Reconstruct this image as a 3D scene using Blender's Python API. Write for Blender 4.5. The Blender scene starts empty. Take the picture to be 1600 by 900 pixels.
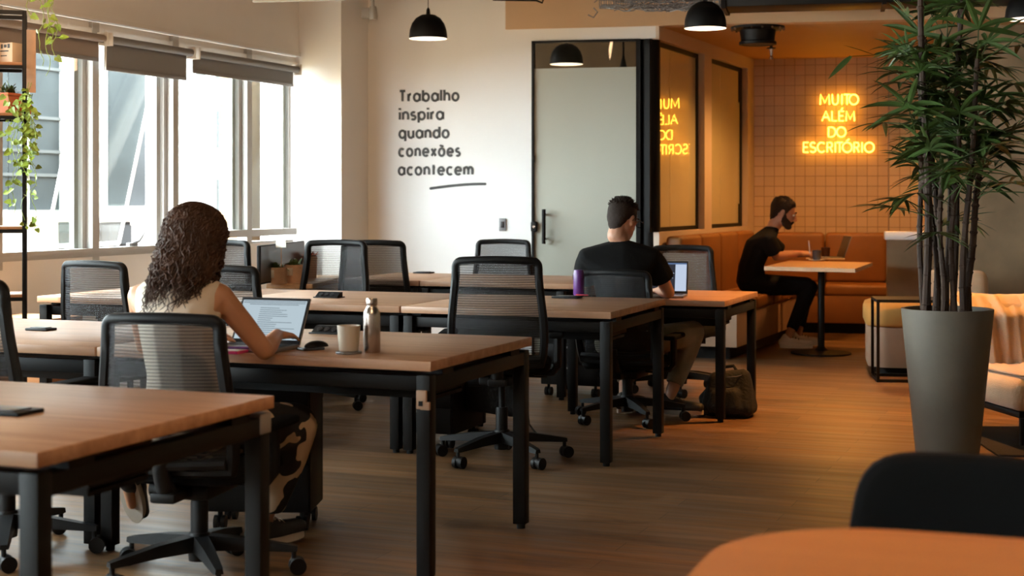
import bpy, bmesh, math, random
from mathutils import Vector, Matrix, Euler
V = Vector
R = math.radians
random.seed(7)
scene = bpy.context.scene
col = scene.collection

# ------------------------------------------------------------------ camera, world, light
FPX = 2350.0          # focal length in pixels of a 1600 wide frame
EYE = 1.28            # camera height
HOR = 310.0           # horizon row
cam_d = bpy.data.cameras.new('camera')
cam_d.sensor_width = 36.0
cam_d.lens = FPX / 1600 * 36
cam_d.shift_y = (HOR - 450) / 1600
cam_d.clip_end = 200
cam_d.dof.use_dof = True
cam_d.dof.focus_distance = 7.2
cam_d.dof.aperture_fstop = 3.6
cam = bpy.data.objects.new('camera', cam_d)
cam.location = (0, 0, EYE)
cam.rotation_euler = (R(90), 0, 0)
col.objects.link(cam)
scene.camera = cam

scene.view_settings.view_transform = 'Standard'
scene.view_settings.look = 'None'
scene.view_settings.gamma = 1
scene.view_settings.use_curve_mapping = False
scene.view_settings.exposure = 0.10
try:
    scene.cycles.use_denoising = True
    scene.cycles.denoiser = 'OPENIMAGEDENOISE'
    scene.cycles.max_bounces = 10
    scene.cycles.diffuse_bounces = 5
    scene.cycles.transparent_max_bounces = 16
    scene.cycles.caustics_reflective = False
    scene.cycles.caustics_refractive = False
    scene.cycles.sample_clamp_indirect = 6
except Exception:
    pass

world = bpy.data.worlds.new('world')
scene.world = world
world.use_nodes = True
bg = world.node_tree.nodes['Background']
bg.inputs[0].default_value = (0.87, 0.945, 1.0, 1)
bg.inputs[1].default_value = 25.0

RZ = -21.4
A = V((math.cos(R(RZ)), math.sin(R(RZ)), 0))         # along the desk rows
B = V((-math.sin(R(RZ)), math.cos(R(RZ)), 0))        # across the rows, away from the camera
WR = -12.2
AW = V((math.cos(R(WR)), math.sin(R(WR)), 0))        # along the lettered wall and the tiled wall
CORNER = V((1.182, 12.08, 0))                        # corner of the glass meeting room
SIDE = V((2.413 - 1.182, 15.0 - 12.08, 0)).normalized()
WIN0 = V((-1.742, 12.29, 0))                         # far end of the window wall
TILE0 = V((2.413, 15.0, 0))
ZS = 2.665                                           # soffit / alcove ceiling
ZC = 3.25                                            # main ceiling

def light(kind, name, loc, power, color, rot=None, size=None, size_y=None, spot=None, radius=None):
    d = bpy.data.lights.new(name, kind)
    d.energy = power; d.color = color
    if kind == 'AREA':
        d.shape = 'RECTANGLE'; d.size = size; d.size_y = size_y or size
    if kind == 'SPOT':
        d.spot_size = R(spot); d.spot_blend = 0.6
    if radius is not None and kind in ('POINT', 'SPOT'):
        d.shadow_soft_size = radius
    o = bpy.data.objects.new(name, d); col.objects.link(o)
    o.location = loc
    if rot: o.rotation_euler = rot
    return o

sun_dir = (A * 1.0 + B * 0.45 - V((0, 0, 1.75))).normalized()
sd = bpy.data.lights.new('sun', 'SUN'); sd.energy = 30.0; sd.angle = R(0.8); sd.color = (1, .96, .9)
so = bpy.data.objects.new('sun', sd); col.objects.link(so)
so.rotation_euler = sun_dir.to_track_quat('-Z', 'Y').to_euler()
so.location = (-6, 6, 8)
# warm ceiling lamps of the lounge and the alcove, added warm fill for the window wall
light('SPOT', 'lounge_ceiling_spot', (2.35, 8.9, 3.1), 520, (1, .42, .10), (R(4), R(-3), 0), spot=82, radius=.12)
light('SPOT', 'front_lounge_ceiling_spot', (1.3, 3.6, 3.15), 165, (1, .41, .10), (R(-4), R(4), 0), spot=88, radius=.15)
light('SPOT', 'alcove_ceiling_spot', (2.9, 13.0, 2.60), 150, (1, .46, .13), (0, 0, 0), spot=150, radius=.08)
light('AREA', 'window_wall_washer', (-1.3, 6.6, 3.12), 34, (1, .62, .34), (V((-1.9, .75, -.25))).to_track_quat('-Z', 'Y').to_euler(), 2.4, .12)  # unseen area light, added to warm the header above the windows

# ------------------------------------------------------------------ pixel helpers (camera geometry)
def at(x, y, Y):
    return V(((x - 800) / FPX * Y, Y, EYE - (y - HOR) / FPX * Y))
def on_z(x, y, z):
    return at(x, y, (EYE - z) * FPX / (y - HOR))
def tpx(x, P0, d):
    k = (x - 800) / FPX
    return (k * P0.y - P0.x) / (d.x - k * d.y)
def zpx(x, y, P0, d):
    Y = P0.y + tpx(x, P0, d) * d.y
    return EYE - (y - HOR) / FPX * Y

# ------------------------------------------------------------------ mesh builder
_ICO = {}
def ico(sub):
    if sub not in _ICO:
        t = bmesh.new(); bmesh.ops.create_icosphere(t, subdivisions=sub, radius=1)
        _ICO[sub] = [v.co.copy() for v in t.verts]; t.free()
    return _ICO[sub]
class MB:
    def __init__(self): self.bm = bmesh.new()
    def _xf(self, vs, M):
        if M is not None:
            for v in vs: v.co = M @ v.co
    def box(self, c, s, bev=0, seg=2, M=None):
        r = bmesh.ops.create_cube(self.bm, size=1)
        vs = r['verts']
        for v in vs: v.co = V((v.co.x * s[0] + c[0], v.co.y * s[1] + c[1], v.co.z * s[2] + c[2]))
        if bev > 0:
            es = list({e for v in vs for e in v.link_edges})
            g = bmesh.ops.bevel(self.bm, geom=es, offset=bev, segments=seg, affect='EDGES', profile=.5)
            vs = list({v for f in g['faces'] for v in f.verts} | {v for v in vs if v.is_valid})
        self._xf(vs, M)
        return self
    def cyl(self, p0, p1, r0, r1=None, n=16, cap=True, M=None):
        return self.tube([p0, p1], [r0, r0 if r1 is None else r1], n, cap, M)
    def tube(self, pts, r, n=8, cap=True, M=None, closed=False):
        pts = [V(p) for p in pts]
        m = len(pts)
        rs = r if isinstance(r, (list, tuple)) else [r] * m
        rings = []; prev = None
        for i, p in enumerate(pts):
            if closed: t = pts[(i + 1) % m] - pts[i - 1]
            else: t = pts[min(i + 1, m - 1)] - pts[max(i - 1, 0)]
            if t.length < 1e-9: t = V((0, 0, 1))
            t.normalize()
            if prev is None:
                u = V((0, 0, 1)) if abs(t.z) < .9 else V((1, 0, 0))
                u = (u - t * u.dot(t)).normalized()
            else:
                u = (prev - t * prev.dot(t))
                u = u.normalized() if u.length > 1e-6 else prev
            prev = u; w = t.cross(u)
            rings.append([self.bm.verts.new(p + (u * math.cos(2 * math.pi * k / n) + w * math.sin(2 * math.pi * k / n)) * rs[i]) for k in range(n)])
        pairs = list(zip(rings, rings[1:])) + ([(rings[-1], rings[0])] if closed else [])
        for a, b in pairs:
            for k in range(n):
                self.bm.faces.new((a[k], a[(k + 1) % n], b[(k + 1) % n], b[k]))
        if cap and not closed:
            self.bm.faces.new(rings[0][::-1]); self.bm.faces.new(rings[-1])
        self._xf([v for g in rings for v in g], M)
        return self
    def lathe(self, prof, c=(0, 0, 0), n=32, M=None):
        rings = []; allv = []
        for (r, z) in prof:
            if r < 1e-6: g = [self.bm.verts.new((c[0], c[1], c[2] + z))]
            else: g = [self.bm.verts.new((c[0] + r * math.cos(2 * math.pi * k / n), c[1] + r * math.sin(2 * math.pi * k / n), c[2] + z)) for k in range(n)]
            rings.append(g); allv += g
        for a, b in zip(rings, rings[1:]):
            for k in range(n):
                k2 = (k + 1) % n
                if len(a) == 1 and len(b) == 1: continue
                if len(a) == 1: self.bm.faces.new((a[0], b[k2], b[k]))
                elif len(b) == 1: self.bm.faces.new((a[k], a[k2], b[0]))
                else: self.bm.faces.new((a[k], a[k2], b[k2], b[k]))
        self._xf(allv, M)
        return self
    def prism(self, pts, ext, M=None):
        a = [self.bm.verts.new(V(p)) for p in pts]
        b = [self.bm.verts.new(V(p) + V(ext)) for p in pts]
        n = len(a)
        self.bm.faces.new(a[::-1]); self.bm.faces.new(b)
        for k in range(n):
            self.bm.faces.new((a[k], a[(k + 1) % n], b[(k + 1) % n], b[k]))
        self._xf(a + b, M)
        return self
    def hull(self, balls, M=None, sub=2):
        """closed convex hull of ellipsoids [(centre, radius or (rx,ry,rz)), ...]"""
        t = bmesh.new()
        pts = []
        for c, r in balls:
            rr = (r, r, r) if isinstance(r, (int, float)) else r
            for q in ico(sub):
                p = V((q.x * rr[0] + c[0], q.y * rr[1] + c[1], q.z * rr[2] + c[2]))
                pts.append(M @ p if M is not None else p)
        vs = [t.verts.new(p) for p in pts]
        bmesh.ops.convex_hull(t, input=vs, use_existing_faces=False)
        mp = {}
        for f in t.faces:
            q = []
            for v in f.verts:
                if v not in mp: mp[v] = self.bm.verts.new(v.co)
                q.append(mp[v])
            self.bm.faces.new(q)
        t.free()
        return self
    def cap(self, p0, r0, p1, r1, M=None):
        return self.hull([(p0, r0), (p1, r1)], M)
    def grid(self, fn, nu, nv, closed_u=False):
        g = [[self.bm.verts.new(fn(i / nu, j / nv)) for j in range(nv + 1)] for i in range(nu + (0 if closed_u else 1))]
        n = len(g)
        for i in range(nu):
            for j in range(nv):
                self.bm.faces.new((g[i][j], g[(i + 1) % n][j], g[(i + 1) % n][j + 1], g[i][j + 1]))
        return self
    def face(self, pts):
        self.bm.faces.new([self.bm.verts.new(V(p)) for p in pts]); return self
    def build(self, name, mat, parent=None, M=None, smooth=35, fix=True, **tags):
        if M is not None: self.bm.transform(M)
        if fix: bmesh.ops.recalc_face_normals(self.bm, faces=self.bm.faces)
        me = bpy.data.meshes.new(name)
        self.bm.to_mesh(me); self.bm.free()
        o = bpy.data.objects.new(name, me)
        col.objects.link(o)
        if mat is not None: me.materials.append(mat)
        if smooth:
            me.shade_smooth(); me.set_sharp_from_angle(angle=R(smooth))
        if parent is not None: o.parent = parent
        for k, v in tags.items(): o[k] = v
        return o
    def remesh(self, name, mat, parent=None, voxel=.006, it=4, **tags):
        o = self.build(name, None, None, smooth=0)
        m = o.modifiers.new('r', 'REMESH'); m.mode = 'VOXEL'; m.voxel_size = voxel
        s = o.modifiers.new('s', 'SMOOTH'); s.factor = .5; s.iterations = it
        dg = bpy.context.evaluated_depsgraph_get(); dg.update()
        me = bpy.data.meshes.new_from_object(o.evaluated_get(dg))
        old = o.data
        o.modifiers.clear(); o.data = me; bpy.data.meshes.remove(old)
        me.name = name
        me.materials.clear(); me.materials.append(mat); me.shade_smooth()
        if parent is not None: o.parent = parent
        for k, v in tags.items(): o[k] = v
        return o

def thing(name, label, cat, loc=(0, 0, 0), rz=0, group=None):
    o = bpy.data.objects.new(name, None); col.objects.link(o)
    o.empty_display_size = .1
    o.location = loc; o.rotation_euler = (0, 0, R(rz))
    o['label'] = label; o['category'] = cat
    if group: o['group'] = group
    return o
def tag(o, label, cat, group=None):
    o['label'] = label; o['category'] = cat
    if group: o['group'] = group
    return o
def struct(mb, name, mat, smooth=0, parent=None):
    o = mb.build(name, mat, parent, smooth=smooth)
    if parent is None: o['kind'] = 'structure'
    return o
def dup(root, loc, rz, label, group=None):
    r = root.copy(); col.objects.link(r)
    r.location = loc; r.rotation_euler = (0, 0, R(rz)); r['label'] = label
    if group: r['group'] = group
    for ch in list(root.children):
        c = ch.copy(); col.objects.link(c); c.parent = r
        for g in list(ch.children):
            d = g.copy(); col.objects.link(d); d.parent = c
    return r
def T(x=0, y=0, z=0): return Matrix.Translation((x, y, z))
def rot(a, axis='Z'): return Matrix.Rotation(R(a), 4, axis)
def frame(o, x, y=None, z=V((0, 0, 1))):
    """matrix with local x axis along x (horizontal), z up"""
    x = V(x).normalized(); z = V(z); yv = z.cross(x).normalized()
    m = Matrix((x, yv, z)).transposed().to_4x4(); m.translation = V(o); return m

# ------------------------------------------------------------------ materials
def mat(name, base, rough=.5, metal=0, spec=.5, bump=0, bscale=60, var=0, vscale=6, coat=0, coat_r=.05, stretch=None, sheen=0, emis=None, estr=0, trans=0, alpha=1, sub=0):
    m = bpy.data.materials.new(name); m.use_nodes = True
    nt = m.node_tree; b = nt.nodes['Principled BSDF']
    b.inputs['Base Color'].default_value = (*base, 1)
    b.inputs['Roughness'].default_value = rough
    b.inputs['Metallic'].default_value = metal
    b.inputs['Specular IOR Level'].default_value = spec
    b.inputs['Coat Weight'].default_value = coat
    b.inputs['Coat Roughness'].default_value = coat_r
    b.inputs['Transmission Weight'].default_value = trans
    b.inputs['Sheen Weight'].default_value = sheen
    b.inputs['Alpha'].default_value = alpha
    if sub:
        b.inputs['Subsurface Weight'].default_value = sub
        b.inputs['Subsurface Radius'].default_value = (.012, .004, .002)
        b.inputs['Subsurface Scale'].default_value = 1
    if emis:
        b.inputs['Emission Color'].default_value = (*emis, 1)
        b.inputs['Emission Strength'].default_value = estr
    tc = nt.nodes.new('ShaderNodeTexCoord')
    mp = nt.nodes.new('ShaderNodeMapping')
    nt.links.new(tc.outputs['Object'], mp.inputs[0])
    if stretch: mp.inputs['Scale'].default_value = stretch
    if var:
        n = nt.nodes.new('ShaderNodeTexNoise'); n.inputs['Scale'].default_value = vscale; n.inputs['Detail'].default_value = 6
        nt.links.new(mp.outputs[0], n.inputs['Vector'])
        rp = nt.nodes.new('ShaderNodeValToRGB')
        rp.color_ramp.elements[0].position = .3; rp.color_ramp.elements[1].position = .7
        rp.color_ramp.elements[0].color = (*[c * (1 - var) for c in base], 1)
        rp.color_ramp.elements[1].color = (*[min(1, c * (1 + var)) for c in base], 1)
        nt.links.new(n.outputs['Fac'], rp.inputs[0]); nt.links.new(rp.outputs[0], b.inputs['Base Color'])
    if bump:
        n2 = nt.nodes.new('ShaderNodeTexNoise'); n2.inputs['Scale'].default_value = bscale; n2.inputs['Detail'].default_value = 4
        nt.links.new(mp.outputs[0], n2.inputs['Vector'])
        bp = nt.nodes.new('ShaderNodeBump'); bp.inputs['Strength'].default_value = bump; bp.inputs['Distance'].default_value = .01
        nt.links.new(n2.outputs['Fac'], bp.inputs['Height']); nt.links.new(bp.outputs[0], b.inputs['Normal'])
    return m

def wood_mat(name, c1, c2, rough, rz, plank=None, scale=1.0, spec=.5):
    m = bpy.data.materials.new(name); m.use_nodes = True
    nt = m.node_tree; b = nt.nodes['Principled BSDF']
    b.inputs['Roughness'].default_value = rough; b.inputs['Specular IOR Level'].default_value = spec
    tc = nt.nodes.new('ShaderNodeTexCoord')
    r0 = nt.nodes.new('ShaderNodeMapping'); r0.inputs['Rotation'].default_value = (0, 0, R(-rz))
    nt.links.new(tc.outputs['Object'], r0.inputs[0])
    mp = nt.nodes.new('ShaderNodeMapping'); mp.inputs['Scale'].default_value = (1.2 * scale, 16 * scale, 16 * scale)
    nt.links.new(r0.outputs[0], mp.inputs[0])
    n = nt.nodes.new('ShaderNodeTexNoise'); n.inputs['Scale'].default_value = 2.2; n.inputs['Detail'].default_value = 8; n.inputs['Roughness'].default_value = .62
    nt.links.new(mp.outputs[0], n.inputs['Vector'])
    rp = nt.nodes.new('ShaderNodeValToRGB')
    rp.color_ramp.elements[0].position = .32; rp.color_ramp.elements[1].position = .70
    rp.color_ramp.elements[0].color = (*c1, 1); rp.color_ramp.elements[1].color = (*c2, 1)
    nt.links.new(n.outputs['Fac'], rp.inputs[0])
    out = rp.outputs[0]
    bp = nt.nodes.new('ShaderNodeBump'); bp.inputs['Strength'].default_value = .12; bp.inputs['Distance'].default_value = .004
    nt.links.new(n.outputs['Fac'], bp.inputs['Height'])
    if plank:
        br = nt.nodes.new('ShaderNodeTexBrick')
        br.inputs['Scale'].default_value = 1
        br.inputs['Brick Width'].default_value = plank[0]; br.inputs['Row Height'].default_value = plank[1]
        br.inputs['Mortar Size'].default_value = .0022; br.inputs['Mortar Smooth'].default_value = .2
        br.inputs['Color1'].default_value = (.72, .72, .72, 1); br.inputs['Color2'].default_value = (1.18, 1.14, 1.1, 1)
        br.inputs['Mortar'].default_value = (.35, .33, .3, 1); br.offset = .37; br.offset_frequency = 2
        nt.links.new(r0.outputs[0], br.inputs['Vector'])
        mx = nt.nodes.new('ShaderNodeMix'); mx.data_type = 'RGBA'; mx.blend_type = 'MULTIPLY'; mx.inputs[0].default_value = 1
        nt.links.new(out, mx.inputs[6]); nt.links.new(br.outputs['Color'], mx.inputs[7])
        out = mx.outputs[2]
        # second, larger worn variation
        n3 = nt.nodes.new('ShaderNodeTexNoise'); n3.inputs['Scale'].default_value = 1.1; n3.inputs['Detail'].default_value = 5
        nt.links.new(mp.outputs[0], n3.inputs['Vector'])
        rr = nt.nodes.new('ShaderNodeMapRange'); rr.inputs[1].default_value = .3; rr.inputs[2].default_value = .7; rr.inputs[3].default_value = rough - .07; rr.inputs[4].default_value = rough + .12
        nt.links.new(n3.outputs['Fac'], rr.inputs[0]); nt.links.new(rr.outputs[0], b.inputs['Roughness'])
    nt.links.new(out, b.inputs['Base Color']); nt.links.new(bp.outputs[0], b.inputs['Normal'])
    return m

def tile_mat(name, c, mortar, size, rough):
    m = bpy.data.materials.new(name); m.use_nodes = True
    nt = m.node_tree; b = nt.nodes['Principled BSDF']; b.inputs['Roughness'].default_value = rough
    tc = nt.nodes.new('ShaderNodeTexCoord'); sx = nt.nodes.new('ShaderNodeSeparateXYZ'); cx = nt.nodes.new('ShaderNodeCombineXYZ')
    nt.links.new(tc.outputs['Object'], sx.inputs[0]); nt.links.new(sx.outputs[0], cx.inputs[0]); nt.links.new(sx.outputs[2], cx.inputs[1])
    br = nt.nodes.new('ShaderNodeTexBrick'); br.offset = 0; br.inputs['Scale'].default_value = 1
    br.inputs['Brick Width'].default_value = size; br.inputs['Row Height'].default_value = size
    br.inputs['Mortar Size'].default_value = .0028; br.inputs['Mortar Smooth'].default_value = .3
    br.inputs['Color1'].default_value = (*c, 1); br.inputs['Color2'].default_value = (*[q * .9 for q in c], 1); br.inputs['Mortar'].default_value = (*mortar, 1)
    nt.links.new(cx.outputs[0], br.inputs['Vector']); nt.links.new(br.outputs['Color'], b.inputs['Base Color'])
    bp = nt.nodes.new('ShaderNodeBump'); bp.invert = True; bp.inputs['Strength'].default_value = .6; bp.inputs['Distance'].default_value = .003
    nt.links.new(br.outputs['Fac'], bp.inputs['Height']); nt.links.new(bp.outputs[0], b.inputs['Normal'])
    return m

def mesh_fabric(name, c, open_=.45):
    """see-through woven chair mesh: threads and gaps"""
    m = bpy.data.materials.new(name); m.use_nodes = True
    nt = m.node_tree; b = nt.nodes['Principled BSDF']
    b.inputs['Base Color'].default_value = (*c, 1); b.inputs['Roughness'].default_value = .7
    out = nt.nodes['Material Output']
    tr = nt.nodes.new('ShaderNodeBsdfTransparent'); mx = nt.nodes.new('ShaderNodeMixShader')
    tc = nt.nodes.new('ShaderNodeTexCoord'); wv = nt.nodes.new('ShaderNodeTexWave'); wv.wave_type = 'BANDS'; wv.bands_direction = 'Z'
    wv.inputs['Scale'].default_value = 28; wv.inputs['Distortion'].default_value = .6
    nt.links.new(tc.outputs['Object'], wv.inputs[0])
    mr = nt.nodes.new('ShaderNodeMapRange'); mr.inputs[3].default_value = open_ - .13; mr.inputs[4].default_value = open_ + .13
    nt.links.new(wv.outputs['Fac'], mr.inputs[0]); nt.links.new(mr.outputs[0], mx.inputs[0])
    nt.links.new(b.outputs[0], mx.inputs[1]); nt.links.new(tr.outputs[0], mx.inputs[2]); nt.links.new(mx.outputs[0], out.inputs[0])
    return m

def glass_mat(name, tint=(.93, .97, .96), refl=.03):
    m = bpy.data.materials.new(name); m.use_nodes = True
    nt = m.node_tree; nt.nodes.remove(nt.nodes['Principled BSDF']); out = nt.nodes['Material Output']
    tr = nt.nodes.new('ShaderNodeBsdfTransparent'); tr.inputs[0].default_value = (*tint, 1)
    gl = nt.nodes.new('ShaderNodeBsdfGlossy'); gl.inputs['Roughness'].default_value = .01
    lw = nt.nodes.new('ShaderNodeLayerWeight'); lw.inputs[0].default_value = .5
    pw = nt.nodes.new('ShaderNodeMath'); pw.operation = 'POWER'; pw.inputs[1].default_value = 5
    nt.links.new(lw.outputs['Facing'], pw.inputs[0])
    fr = nt.nodes.new('ShaderNodeMath'); fr.operation = 'MULTIPLY_ADD'; fr.inputs[1].default_value = .8; fr.inputs[2].default_value = refl
    nt.links.new(pw.outputs[0], fr.inputs[0])
    mx = nt.nodes.new('ShaderNodeMixShader')
    nt.links.new(fr.outputs[0], mx.inputs[0]); nt.links.new(tr.outputs[0], mx.inputs[1]); nt.links.new(gl.outputs[0], mx.inputs[2])
    nt.links.new(mx.outputs[0], out.inputs[0])
    return m

MT = {}
MT['wall'] = mat('wall_paint', (.84, .835, .83), .6, bump=.05, bscale=90, var=.02, vscale=2)
MT['wall_warm'] = mat('warm_wall_paint', (.62, .50, .40), .6, bump=.05, bscale=90, var=.03, vscale=2)
MT['soffit'] = mat('soffit_paint', (.60, .40, .24), .65, bump=.06, bscale=40, var=.05, vscale=1.5)
MT['ceiling'] = mat('ceiling_dark', (.10, .09, .085), .8, var=.15, vscale=2)
MT['alcove_ceiling'] = mat('alcove_ceiling_paint', (.50, .29, .12), .7, var=.04, vscale=2)  # orange alcove light is put into this base colour
MT['concrete'] = mat('concrete', (.25, .175, .10), .75, bump=.15, bscale=30, var=.22, vscale=3)
MT['tile'] = tile_mat('square_wall_tile', (.60, .42, .25), (.20, .12, .06), .1, .28)  # pale tile, base colour warmed to carry the neon's orange light
MT['floor'] = wood_mat('floor_planks', (.085, .042, .017), (.30, .160, .070), .36, RZ, plank=(1.2, .145), scale=.9)
MT['desk'] = wood_mat('desk_laminate', (.36, .19, .105), (.56, .33, .20), .38, 0, scale=.6)
MT['cafe_top'] = wood_mat('cafe_table_wood', (.50, .27, .12), (.62, .36, .18), .4, 0, scale=.6)
MT['front_top'] = wood_mat('orange_wood', (.44, .17, .05), (.52, .22, .07), .45, 0, scale=.25)
MT['shelf_wood'] = wood_mat('shelf_wood', (.30, .13, .05), (.42, .20, .09), .5, 0)
MT['black'] = mat('black_metal', (.004, .0036, .0036), .5, spec=.2, bump=.02, bscale=200)
MT['blackp'] = mat('black_plastic', (.006, .006, .0065), .5, spec=.24, bump=.03, bscale=250)
MT['greyp'] = mat('grey_plastic', (.22, .22, .23), .5)
MT['chair_fabric'] = mat('black_seat_fabric', (.006, .006, .0062), .9, spec=.12, bump=.25, bscale=400)
MT['mesh'] = mesh_fabric('chair_mesh', (.022, .022, .024), .28)
MT['pot_clay'] = mat('terracotta', (.52, .14, .055), .75, var=.12, vscale=12, bump=.1)
MT['pot_wood'] = mat('wood_pot', (.62, .40, .27), .6, var=.2, vscale=10)
MT['leaf'] = mat('palm_leaf', (.048, .088, .018), .45, var=.35, vscale=8, spec=.5)
MT['ivy'] = mat('ivy_leaf', (.21, .30, .035), .5, var=.4, vscale=14)
MT['succulent'] = mat('succulent_leaf', (.16, .24, .09), .5, var=.35, vscale=20)
MT['cane'] = mat('palm_cane', (.050, .027, .017), .8, bump=.5, bscale=60, var=.4, vscale=20, stretch=(1, 1, .3))
MT['soil'] = mat('soil', (.03, .02, .014), .95, bump=.8, bscale=40)
MT['planter'] = mat('grey_planter', (.145, .122, .092), .6, bump=.12, bscale=25, var=.1, vscale=5)
MT['leather'] = mat('brown_leather', (.27, .105, .025), .48, bump=.1, bscale=120, var=.12, vscale=4)
MT['mustard'] = mat('mustard_fabric', (.50, .26, .06), .75, bump=.15, bscale=200, var=.08)
MT['beige'] = mat('beige_laminate', (.40, .26, .17), .55, var=.05)
MT['throw'] = mat('beige_throw', (.66, .47, .30), .85, bump=.3, bscale=160, var=.08, sheen=.3)
MT['rug'] = mat('dark_rug', (.018, .015, .014), .95, bump=.7, bscale=120, var=.3, vscale=6)
MT['white'] = mat('white_paint', (.80, .79, .77), .5)
MT['alu'] = mat('window_aluminium', (.46, .45, .43), .45, metal=.1)
MT['blind'] = mat('roller_blind_grey', (.22, .22, .225), .8, bump=.1, bscale=300)
MT['blind_b'] = mat('roller_blind_brown', (.28, .235, .21), .8, bump=.1, bscale=300)
MT['glass'] = glass_mat('window_glass')
MT['clear'] = glass_mat('door_clear_glass', (.80, .82, .80))
MT['film'] = mat('frosted_film', (.41, .42, .36), .45, coat=1.0, coat_r=.02, spec=.5)
MT['film_y'] = mat('frosted_film_warm', (.62, .56, .34), .45, coat=1.0, coat_r=.004, spec=.5)
MT['film_y'].node_tree.nodes['Principled BSDF'].inputs['Coat IOR'].default_value = 2.0
MT['ink'] = mat('grey_vinyl', (.055, .055, .055), .6)
MT['steel'] = mat('brushed_steel', (.60, .53, .48), .26, metal=1, bump=.05, bscale=300, stretch=(20, 20, .2))
MT['ceramic'] = mat('cream_ceramic', (.66, .57, .46), .35, coat=.4)
MT['navy'] = mat('navy_ceramic', (.05, .065, .085), .3, coat=.4)
MT['coffee'] = mat('dark_glass_drink', (.07, .025, .012), .2)
MT['lap_grey'] = mat('laptop_grey', (.30, .28, .27), .35, metal=.8)
MT['lap_dark'] = mat('laptop_bezel', (.02, .02, .022), .3)
MT['keys'] = mat('keyboard_black', (.03, .03, .03), .5)
MT['pink'] = mat('magenta_cover', (.62, .04, .20), .5)
MT['purple'] = mat('purple_bottle', (.11, .03, .18), .3)
MT['red'] = mat('red_strap', (.60, .05, .07), .5)
MT['bag'] = mat('black_bag_fabric', (.006, .006, .006), .8, bump=.5, bscale=60)
MT['paper'] = mat('white_paper', (.75, .72, .66), .7)
MT['card'] = mat('cardboard', (.62, .47, .33), .8, var=.08)
MT['facade'] = mat('white_facade', (.62, .62, .62), .8, var=.03)
MT['facade_g'] = mat('grey_facade_window', (.036, .042, .045), .8, spec=.1, var=.3, vscale=1.2)
MT['facade_d'] = mat('dark_facade_window', (.007, .006, .006), .8, spec=.1, var=.3, vscale=3)
MT['facade_m'] = mat('pale_facade_window', (.075, .08, .082), .8, spec=.1, var=.1, vscale=2)
MT['ac'] = mat('air_conditioner_grey', (.026, .029, .032), .8, spec=.1)
MT['wire'] = mat('grey_wire', (.20, .20, .21), .5, metal=.5)
def emat(name, c, s):
    m = bpy.data.materials.new(name); m.use_nodes = True
    nt = m.node_tree; nt.nodes.remove(nt.nodes['Principled BSDF'])
    e = nt.nodes.new('ShaderNodeEmission'); e.inputs[0].default_value = (*c, 1); e.inputs[1].default_value = s
    nt.links.new(e.outputs[0], nt.nodes['Material Output'].inputs[0]); return m
MT['neon'] = emat('neon_amber', (1, .42, .032), 15.0)
MT['lamp_on'] = emat('lamp_diffuser_lit', (1, .86, .70), 2.2)
MT['screen'] = emat('screen_light', (.46, .56, .62), .95)
MT['screen_w'] = emat('screen_white', (.52, .60, .75), .95)
MT['screen_d'] = emat('screen_dark', (.03, .03, .04), 1)
MT['screen_t'] = emat('screen_text', (.20, .25, .29), .8)
MT['screen_bar'] = emat('screen_bar', (.10, .16, .30), 1)
# ------------------------------------------------------------------ setting: floor, ceiling, walls
def wall_seg(name, P0, d, t0, t1, z0, z1, thick, mt, back=None, parent=None, local=False):
    """wall piece standing on the line P0 + t d; 'back' is the side the thickness goes to"""
    n = V((-d.y, d.x, 0)) if back is None else back
    mb = MB()
    a = P0 + d * t0; b = P0 + d * t1
    mb.prism([V((a.x, a.y, z0)), V((b.x, b.y, z0)), V((b.x, b.y, z1)), V((a.x, a.y, z1))], n * thick)
    return struct(mb, name, mt, parent=parent)
def multi_wall(name, P0, d, segs, thick, mt, back=None, local_frame=False):
    n = V((-d.y, d.x, 0)) if back is None else back
    mb = MB()
    for t0, t1, z0, z1 in segs:
        a = P0 + d * t0; b = P0 + d * t1
        mb.prism([V((a.x, a.y, z0)), V((b.x, b.y, z0)), V((b.x, b.y, z1)), V((a.x, a.y, z1))], n * thick)
    if local_frame:
        M = frame(P0, d)
        mb.bm.transform(M.inverted())
        o = struct(mb, name, mt); o.matrix_world = M
        return o
    return struct(mb, name, mt)

def win_x(y): return WIN0.x + (y - WIN0.y) * B.x / B.y - .12
def slab(z, th):
    return MB().prism([(win_x(-3.3), -3.3, z), (6.3, -3.3, z), (6.3, 17.5, z), (win_x(12.4), 17.5, z), (win_x(12.4), 12.4, z)], (0, 0, th))
struct(slab(-.1, .1), 'floor', MT['floor'])
struct(slab(ZC, .1), 'ceiling', MT['ceiling'])

# window wall (runs along B): parapet, header, window units
SW = lambda x: tpx(x, WIN0, B)
m_t = [0.0 - .0, SW(390), SW(275), SW(150)]
step = .93
while m_t[-1] > -16: m_t.append(m_t[-1] - step)
WN = V((-B.y, B.x, 0))             # outward (away from the room)
WI = -WN
Z_HEAD = 2.47
multi_wall('wall_left', WIN0, B, [(-16.2, 0.6, 0, .93), (-16.2, 0.9, Z_HEAD, ZC)], .22, MT['wall'], back=WN)
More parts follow.
